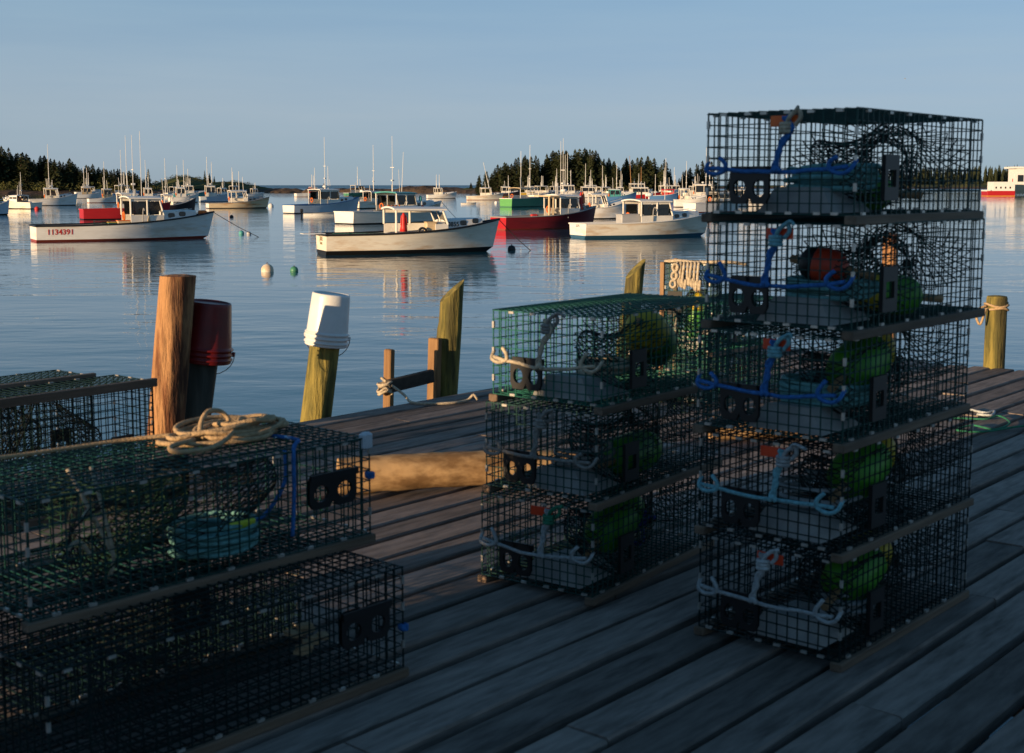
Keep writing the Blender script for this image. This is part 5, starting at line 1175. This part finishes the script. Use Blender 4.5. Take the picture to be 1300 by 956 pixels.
# --- boats further out (photo columns of both ends, waterline row)
G2 = 'boats moored in the harbour'
far = [
 ('pale blue hulled boat cut by the frame beside the long low shore', dict(x0=-45, x1=9, wl=273, psi=8, hull='hull_paleblue', fs=1.1, fb=2.0, hx=(.45, .68), masts=())),
 ('small cream boat pointing its bow at the pier', dict(x0=10, x1=36, wl=265, psi=55, flip=True, hull='hull_cream', bottom='bottom_black', fs=1.2, fb=2.0, hx=(.4, .66), masts=((.5, 3.5),), L=8)),
 ('white boat with tall thick mast below the dark spruce wood', dict(x0=34, x1=96, wl=261, psi=10, hull='hull_white', bottom='bottom_black', fs=1.4, fb=2.4, hx=(.34, .60), hh=3.3, masts=((.42, 7.6), (.5, 1.5)), radar=True, house='open')),
 ('white boat with cluttered cream wheelhouse below the dark spruce wood', dict(x0=95, x1=130, wl=252, psi=14, hull='hull_white', bottom='bottom_black', fs=1.3, fb=2.2, hx=(.25, .55), hh=3.2, masts=((.3, 5.5), (.4, 2.5)), hm='trim_buff')),
 ('white boat with red boot stripe and cream cabin by the spruce wood', dict(x0=110, x1=149, wl=257.5, psi=16, hull='hull_white', bottom='bottom_red', fs=1.0, fb=1.9, hx=(.5, .8), hh=3.0, masts=((.55, 5.5),), trunk=False, hm='trim_buff')),
 ('bright red hulled boat half hidden behind the 1134391 boat', dict(x0=99, x1=215, wl=278.5, psi=12, hull='hull_crimson', bottom='bottom_black', rail='trim_red', fs=1.35, fb=2.0, hx=(.42, .62), hh=2.9, masts=((.44, 4.5), (.52, 6.0)), radar=True)),
 ('white boat with red stripe behind the 1134391 boat roof', dict(x0=168, x1=208, wl=256, psi=10, hull='trim_white', bottom='bottom_red', fs=1.2, fb=2.0, hx=(.35, .6), hh=3.2, masts=((.4, 6.0), (.5, 3.5)))),
 ('low dark maroon hulled boat off the bow of the 1134391 boat', dict(x0=190, x1=249, wl=269, psi=18, hull='hull_dark', bottom='bottom_black', rail='hull_grey', fs=1.0, fb=2.2, house='canopy', hx=(.25, .45), hh=2.4, masts=((.3, 4.8),), trunk=False)),
 ('white boat with square orange windowed cabin by the knoll', dict(x0=213, x1=252, wl=257, psi=12, hull='hull_white', bottom='bottom_black', fs=1.3, fb=2.2, hx=(.25, .55), hh=3.4, masts=((.5, 5.6), (.6, 4.0)))),
 ('pale blue boat with big white wheelhouse below the knoll', dict(x0=252, x1=292, wl=256.5, psi=12, hull='hull_paleblue', bottom='bottom_black', fs=1.4, fb=2.3, hx=(.2, .52), hh=3.8, masts=((.25, 6.0), (.42, 5.0)), radar=True)),
 ('long low white boat streaked with orange rust', dict(x0=260, x1=342, wl=264.5, psi=12, hull='hull_rust', bottom='bottom_black', rail='trim_grey', fs=1.0, fb=2.0, hx=(.36, .62), hh=2.9, house='open', masts=((.5, 3.0),), transom='trim_white', trunkm='trim_grey')),
 ('tiny white boat off the rocky point', dict(x0=317, x1=330, wl=250, psi=30, hull='trim_white', fs=1.0, fb=1.6, hx=(.3, .6), hh=2.6, masts=(), L=6.0)),
 ('tiny boat with a thin mast between the knoll and rusty boat', dict(x0=276, x1=290, wl=250.5, psi=40, hull='hull_white', fs=1.1, fb=1.8, hx=(.3, .6), hh=2.9, masts=((.45, 3.0),), L=7.5)),
 ('white boat with small red cabin by the rock ledge', dict(x0=373, x1=410, wl=250, psi=20, hull='trim_white', bottom='bottom_red', fs=1.3, fb=2.1, hx=(.55, .8), hm='trim_red', hh=3.2, masts=((.6, 3.8), (.7, 3.5)), trunk=False)),
 ('pale blue boat with long dark windowed wheelhouse and tall antenna', dict(x0=358, x1=463, wl=270.5, psi=33, hull='hull_paleblue', bottom='bottom_black', rail='trim_blue', transom='trim_white', fs=1.35, fb=2.3, hx=(.36, .64), hh=3.3, masts=((.48, 6.6), (.4, 2.8), (.56, 3.0)), radar=True, deck='deck_blue')),
 ('white boat with small tan cabin behind the green sided wheelhouse', dict(x0=462, x1=490, wl=264.5, psi=40, hull='hull_cream', bottom='bottom_black', fs=1.3, fb=2.0, hx=(.3, .58), hh=2.8, masts=((.42, 7.0),), L=8.0)),
 ('white boat with antennas by the brown rock ledge', dict(x0=541, x1=581, wl=252, psi=14, hull='hull_white', bottom='bottom_black', fs=1.2, fb=2.1, hx=(.25, .5), hh=3.1, masts=((.3, 3.5), (.42, 3.5)), house='open')),
 ('cream boat with raked mast at the edge of the spruce island', dict(x0=592, x1=640, wl=254, psi=10, hull='hull_cream', bottom='bottom_red', fs=1.2, fb=2.0, hx=(.38, .66), hh=3.2, masts=((.6, 6.0, -1.4),), house='open')),
 ('black hulled boat with red and yellow gear below the island spruces', dict(x0=628, x1=662, wl=250, psi=12, hull='hull_dark', bottom='hull_yellow', rail='trim_blue', fs=1.4, fb=2.2, hx=(.25, .58), hh=3.4, masts=((.5, 3.4),))),
 ('green boat with lime transom and canopy', dict(x0=648, x1=692, wl=262.5, psi=48, hull='hull_green', bottom='bottom_green', transom='hull_lime', rail='trim_white', fs=1.75, fb=2.6, house='canopy', hx=(.2, .62), hh=3.4, masts=((.5, 7.0), (.4, 6.0)), trunk=False, L=10.5, roofm='trim_buff')),
 ('white boat with cluttered roof gear right behind the red boat', dict(x0=700, x1=742, wl=252, psi=16, hull='trim_white', fs=1.5, fb=2.3, hx=(.3, .7), hh=4.0, masts=((.4, 8.0), (.5, 8.5), (.6, 4.0)), radar=True)),
 ('low white boat with long roof beyond the red boat bow', dict(x0=733, x1=765, wl=251, psi=16, hull='trim_white', fs=1.3, fb=2.0, hx=(.15, .7), hh=3.4, masts=((.3, 6.5), (.5, 3.0)))),
 ('white boat with two small cabin windows behind the black bow', dict(x0=726, x1=802, wl=278, psi=20, hull='hull_white', bottom='bottom_black', rail='trim_white', fs=1.3, fb=2.3, hx=(.30, .58), hh=2.8, masts=((.5, 3.0),), house='open')),
 ('blue hulled boat with teal deck below the island wood', dict(x0=764, x1=810, wl=258, psi=14, hull='hull_blue', bottom='bottom_black', rail='trim_teal', fs=1.6, fb=2.6, hx=(.2, .5), hh=3.0, masts=((.4, 5.0),), deck='deck_blue', hm='trim_teal')),
 ('small white boat with yellow gear under the island shore', dict(x0=776, x1=800, wl=249.5, psi=20, hull='trim_white', bottom='hull_yellow', fs=1.3, fb=2.0, hx=(.3, .65), hh=3.2, masts=((.5, 5.0), (.6, 4.0)))),
 ('white boat with wooden derrick mast and boom', dict(x0=792, x1=830, wl=250, psi=14, hull='trim_white', fs=1.8, fb=2.8, hx=(.2, .7), hh=4.6, masts=((.22, 8.2, -.5), (.6, 5.0)), mastm='spar')),
 ('pale blue boat with roof radar by the island gap', dict(x0=832, x1=866, wl=249.5, psi=14, hull='hull_paleblue', fs=1.6, fb=2.6, hx=(.15, .5), hh=3.8, masts=((.3, 4.6), (.4, 8.5)), radar=True)),
 ('blue boat carrying a bright red cover', dict(x0=824, x1=862, wl=256.5, psi=10, hull='hull_blue', bottom='bottom_black', rail='trim_white', fs=1.7, fb=2.3, house='canopy', hx=(.45, .85), roofm='oil_red', hm='trim_red', hh=2.9, masts=((.2, 4.5),), trunk=False)),
 ('white boat with open sided cabin next to the tall trap stack', dict(x0=856, x1=905, wl=263, psi=14, hull='hull_white', bottom='bottom_black', fs=1.5, fb=2.4, hx=(.14, .42), hh=3.3, masts=((.3, 4.4),), house='open')),
 ('tall white wheelhouse boat with twin masts next to the tall trap stack', dict(x0=872, x1=935, wl=258, psi=14, hull='trim_white', bottom='bottom_black', fs=1.8, fb=2.8, hx=(.15, .5), hh=4.2, masts=((.38, 7.2), (.48, 5.2)), radar=True)),
 ('white square stern seen just above the blue striped boat', dict(x0=883, x1=935, wl=269.5, psi=44, hull='trim_white', bottom='bottom_red', fs=1.5, fb=2.4, hx=(.45, .7), hh=2.8, masts=((.5, 3.0),), L=9)),
 ('white boat with radar dome seen through the trap stack wires', dict(x0=918, x1=990, wl=262, psi=14, hull='hull_white', bottom='bottom_black', fs=1.4, fb=2.4, hx=(.2, .5), hh=3.0, masts=((.4, 3.0),), radar=True)),
]
sm = [('trim_white', 'bottom_red', 112, 247.5, 'white boat with red bottom close under the undergrowth of the spruce wood'), ('hull_blue', 'bottom_black', 158, 250, 'blue boat below the last spruces of the low shore'),
 ('hull_teal', 'bottom_black', 241, 250.5, 'teal boat in front of the knoll'), ('trim_white', 'bottom_black', 296, 248, 'white boat below the rocky foot of the knoll'), ('hull_cream', 'bottom_black', 226, 249, 'cream boat tucked close under the knoll'),
 ('hull_green', 'bottom_red', 455, 249, 'green boat beside the low rock ledge'), ('hull_yellow', 'bottom_black', 672, 248.5, 'yellow boat under the wooded island shore'), ('hull_grey', 'bottom_black', 690, 249.5, 'grey boat behind the red boat wheelhouse'),
 ('hull_blue', 'bottom_red', 752, 248, 'blue boat with red bottom under the island wood'), ('trim_white', 'bottom_blue', 771, 250.5, 'white boat with blue bottom under the island wood'), ('hull_crimson', 'bottom_black', 815, 252.5, 'red boat between the derrick boat and the blue boats'),
 ('hull_dark', 'bottom_red', 846, 251.5, 'black boat with red bottom near the island gap'), ('hull_cream', 'bottom_green', 884, 249, 'cream boat with green bottom near the island gap'), ('hull_lime', 'bottom_black', 905, 250.5, 'lime green boat beside the twin mast boat'), ('trim_white', 'bottom_green', 858, 247.5, 'white boat with green bottom in the island gap'), ('hull_paleblue', 'bottom_red', 708, 248, 'pale blue boat with red bottom below the tallest island spruces'),
 ('hull_teal', 'bottom_red', 1000, 250, 'teal boat with red bottom seen through the tall trap stack')]
rs_ = random.Random(77)
for hm_, bm_, cx_, wl_, lab_ in sm:
    L_ = rs_.uniform(8, 10.5); w_ = L_ / (atz(650, wl_, 0).y / F); far.append((lab_, dict(x0=cx_ - w_ / 2, x1=cx_ + w_ / 2, wl=wl_, psi=rs_.uniform(5, 40), hull=hm_, bottom=bm_, fs=1.3, fb=2.2, hx=(rs_.uniform(.2, .42), rs_.uniform(.55, .7)), hh=rs_.uniform(3.2, 4.0), house=rs_.choice(['closed', 'open', 'closed']), masts=((.42, rs_.uniform(3, 7)), (.5, rs_.uniform(1.5, 5))), L=L_, radar=rs_.random() < .4)))
for lab, kw in far:
    kw['fs'] = kw.get('fs', .8) * .76; kw['fb'] = kw.get('fb', 1.6) * .86; kw['hh'] = kw.get('hh', 2.05) * .78; kw['zp'] = .10
    boat(lab, group=G2, **kw)
# boom stay of the derrick boat
# skiffs
def skiff(label, x0, x1, wl, psi, mat, outboard):
    D0 = atz(650, wl, 0).y; L = (x1 - x0) / F * D0 / (math.cos(R(psi)) + .2 * math.sin(R(abs(psi)))); p = atz((x0 + x1) / 2, wl, 0); B = L * .36
    t = thing('skiff', label, 'skiff', (p.x, p.y + B / 2, 0), R(psi), None); pt = hull_fn(L, B, .42 * L / 5, .62 * L / 5, -.05)
    b = MB()
    for sg in (-1, 1):
        vs = []; n = 4
        for i in range(NS + 1):
            for j in range(n + 1): q = pt(i / NS, j / n); vs.append((q.x, sg * q.y, q.z))
        b.add(vs, [(i * 5 + j, (i + 1) * 5 + j, (i + 1) * 5 + j + 1, i * 5 + j + 1) for i in range(NS) for j in range(n)])
    up_ = [pt(0, j / 4) for j in range(5)]; b.add([(q.x, q.y, q.z) for q in up_] + [(q.x, -q.y, q.z) for q in up_[::-1]], [tuple(range(10))])
    vs = [(pt(i / NS, .3).x, sg * pt(i / NS, .3).y, .02) for i in range(NS + 1) for sg in (-1, 1)]; b.add(vs, [(2 * i, 2 * i + 1, 2 * i + 3, 2 * i + 2) for i in range(NS)])
    b.build('hull', M[mat], t)
    for f in (.3, .62): q = pt(f, .75); b = MB(); b.box((q.x, 0, q.z), (.25, q.y * 2, .04)); b.build('thwart', M['deck_grey'], t)
    for sg in (-1, 1): b = MB(); b.tube([(pt(i / NS, 1).x, sg * pt(i / NS, 1).y, pt(i / NS, 1).z) for i in range(NS + 1)], .035, 5); b.build('gunwale', M['trim_grey'], t)
    if outboard: b = MB(); b.box((-L / 2 - .18, 0, .62), (.34, .3, .42), bev=.06); b.box((-L / 2 - .2, 0, .1), (.14, .1, .8), bev=.02); b.build('outboard_motor', M['trim_black'], t)
skiff('white skiff with black outboard motor beside the pale blue boat', 384, 424, 274.5, 8, 'trim_white', True)
skiff('small white dinghy off the spruce island edge', 585, 605, 259.5, 10, 'hull_white', False)

# floats on the water
float_ball(339.5, 345, .26, 'hull_cream', 'round cream mooring ball floating by itself')
float_ball(373.5, 344.5, .17, 'hull_green', 'small dark green float beside the cream mooring ball')
float_ball(306.5, 297, .20, 'trim_teal', 'teal green mooring ball off the bow of the 1134391 boat')
float_ball(316, 297.5, .17, 'hull_grey', 'grey mooring ball at the end of a dark line')
float_ball(649.5, 317.5, .22, 'bottom_black', 'black mooring float under the bow of the open boat')
float_ball(344, 262.5, .45, 'trim_white', 'white mooring ball at the bow of the rusty boat')
float_ball(47, 266, .35, 'oil_red', 'pink red float near the tall masted white boat'); float_ball(639, 253.5, .5, 'oil_red', 'red float at the bow of the raked mast boat'); float_ball(630, 258, .35, 'trim_white', 'small white float by the dinghy'); float_ball(294, 276, .22, 'bottom_black', 'small black float beyond the teal mooring ball')

# ferry and wharf house on the far right
D0 = atz(650, 249, 0).y; fx0 = PX(1250, D0); fx1 = PX(1285, D0)
fe = thing('ferry_boat', 'white and red ferry lying in front of the distant wooded shore', 'ferry', ((fx0 + fx1) / 2, D0 + 3, 0)); Lf = fx1 - fx0
def fbox(n, m_, c, d, par=None): b = MB(); b.box(c, d, bev=.05); return b.build(n, M[m_], par or fe)
fbox('hull', 'hull_crimson', (0, 0, .35), (Lf, 5.6, 2.6)); sup = fbox('superstructure', 'trim_white', (.9, 0, 3.1), (Lf - 1.8, 5.0, 2.9)); fbox('foredeck', 'trim_white', (-Lf / 2 + .5, 0, 1.75), (1.4, 4.6, .5)); fbox('waterline_stripe', 'hull_yellow', (0, 0, -.1), (Lf + .04, 5.64, .5))
for k in range(4): fbox('window', 'glass', (-1.6 + k * 1.5, -2.52, 2.7), (.5, .06, .6), sup)
b = MB(); b.cyl((Lf / 2 - .3, -1, 1.5), (Lf / 2 - .3, -1, 5.5), .14, n=6); b.build('mast', M['trim_red'], fe)
D1 = D0 + 10; wx = PX(1284, D1)
wh_ = thing('wharf_house', 'buff wharf house with white upper floor behind the ferry', 'building', (wx + 9, D1 + 5, 0))
def wbox(n, m_, c, d, par=None): b = MB(); b.box(c, d); return b.build(n, M[m_], par or wh_)
for k in range(4): wbox('post', 'bottom_black', (-8.5 + k * 5.5, -3.5, .1), (.3, .3, 1.6))
lo = wbox('lower_wall', 'trim_buff', (0, 0, 2.2), (18, 8, 3.0)); hi = wbox('upper_wall', 'trim_white', (.5, 0, 6.3), (17, 7.6, 5.2)); wbox('roof', 'trim_white', (.2, 0, 9.2), (19, 8.6, .6)); 
for k in range(5): wbox('window', 'glass', (-6.8 + k * 3.4, -3.83, 5.7), (1.9, .08, 2.2), hi)
# gull
g = aty(1149, 100, 430); gl = thing('gull', 'small grey gull flying high above the tall trap stack', 'bird', g, 2.6)
b = MB(); b.lathe([(0, -.28), (.06, -.2), (.10, 0), (.08, .16), (.05, .22), (0, .28)], 10, M=Matrix.Rotation(math.pi / 2, 4, 'Y')); b.build('body', M['hull_grey'], gl)
for sg in (-1, 1): b = MB(); b.add([(.1, sg * .06, .02), (.12, sg * .4, .18), (-.02, sg * .75, .10), (-.10, sg * .4, .16), (-.08, sg * .06, .02), (.1, sg * .06, 0), (.12, sg * .4, .16), (-.02, sg * .75, .09), (-.10, sg * .4, .14), (-.08, sg * .06, 0)], [(0, 1, 2, 3, 4), (9, 8, 7, 6, 5)]); b.build('wing', M['hull_grey'], gl)
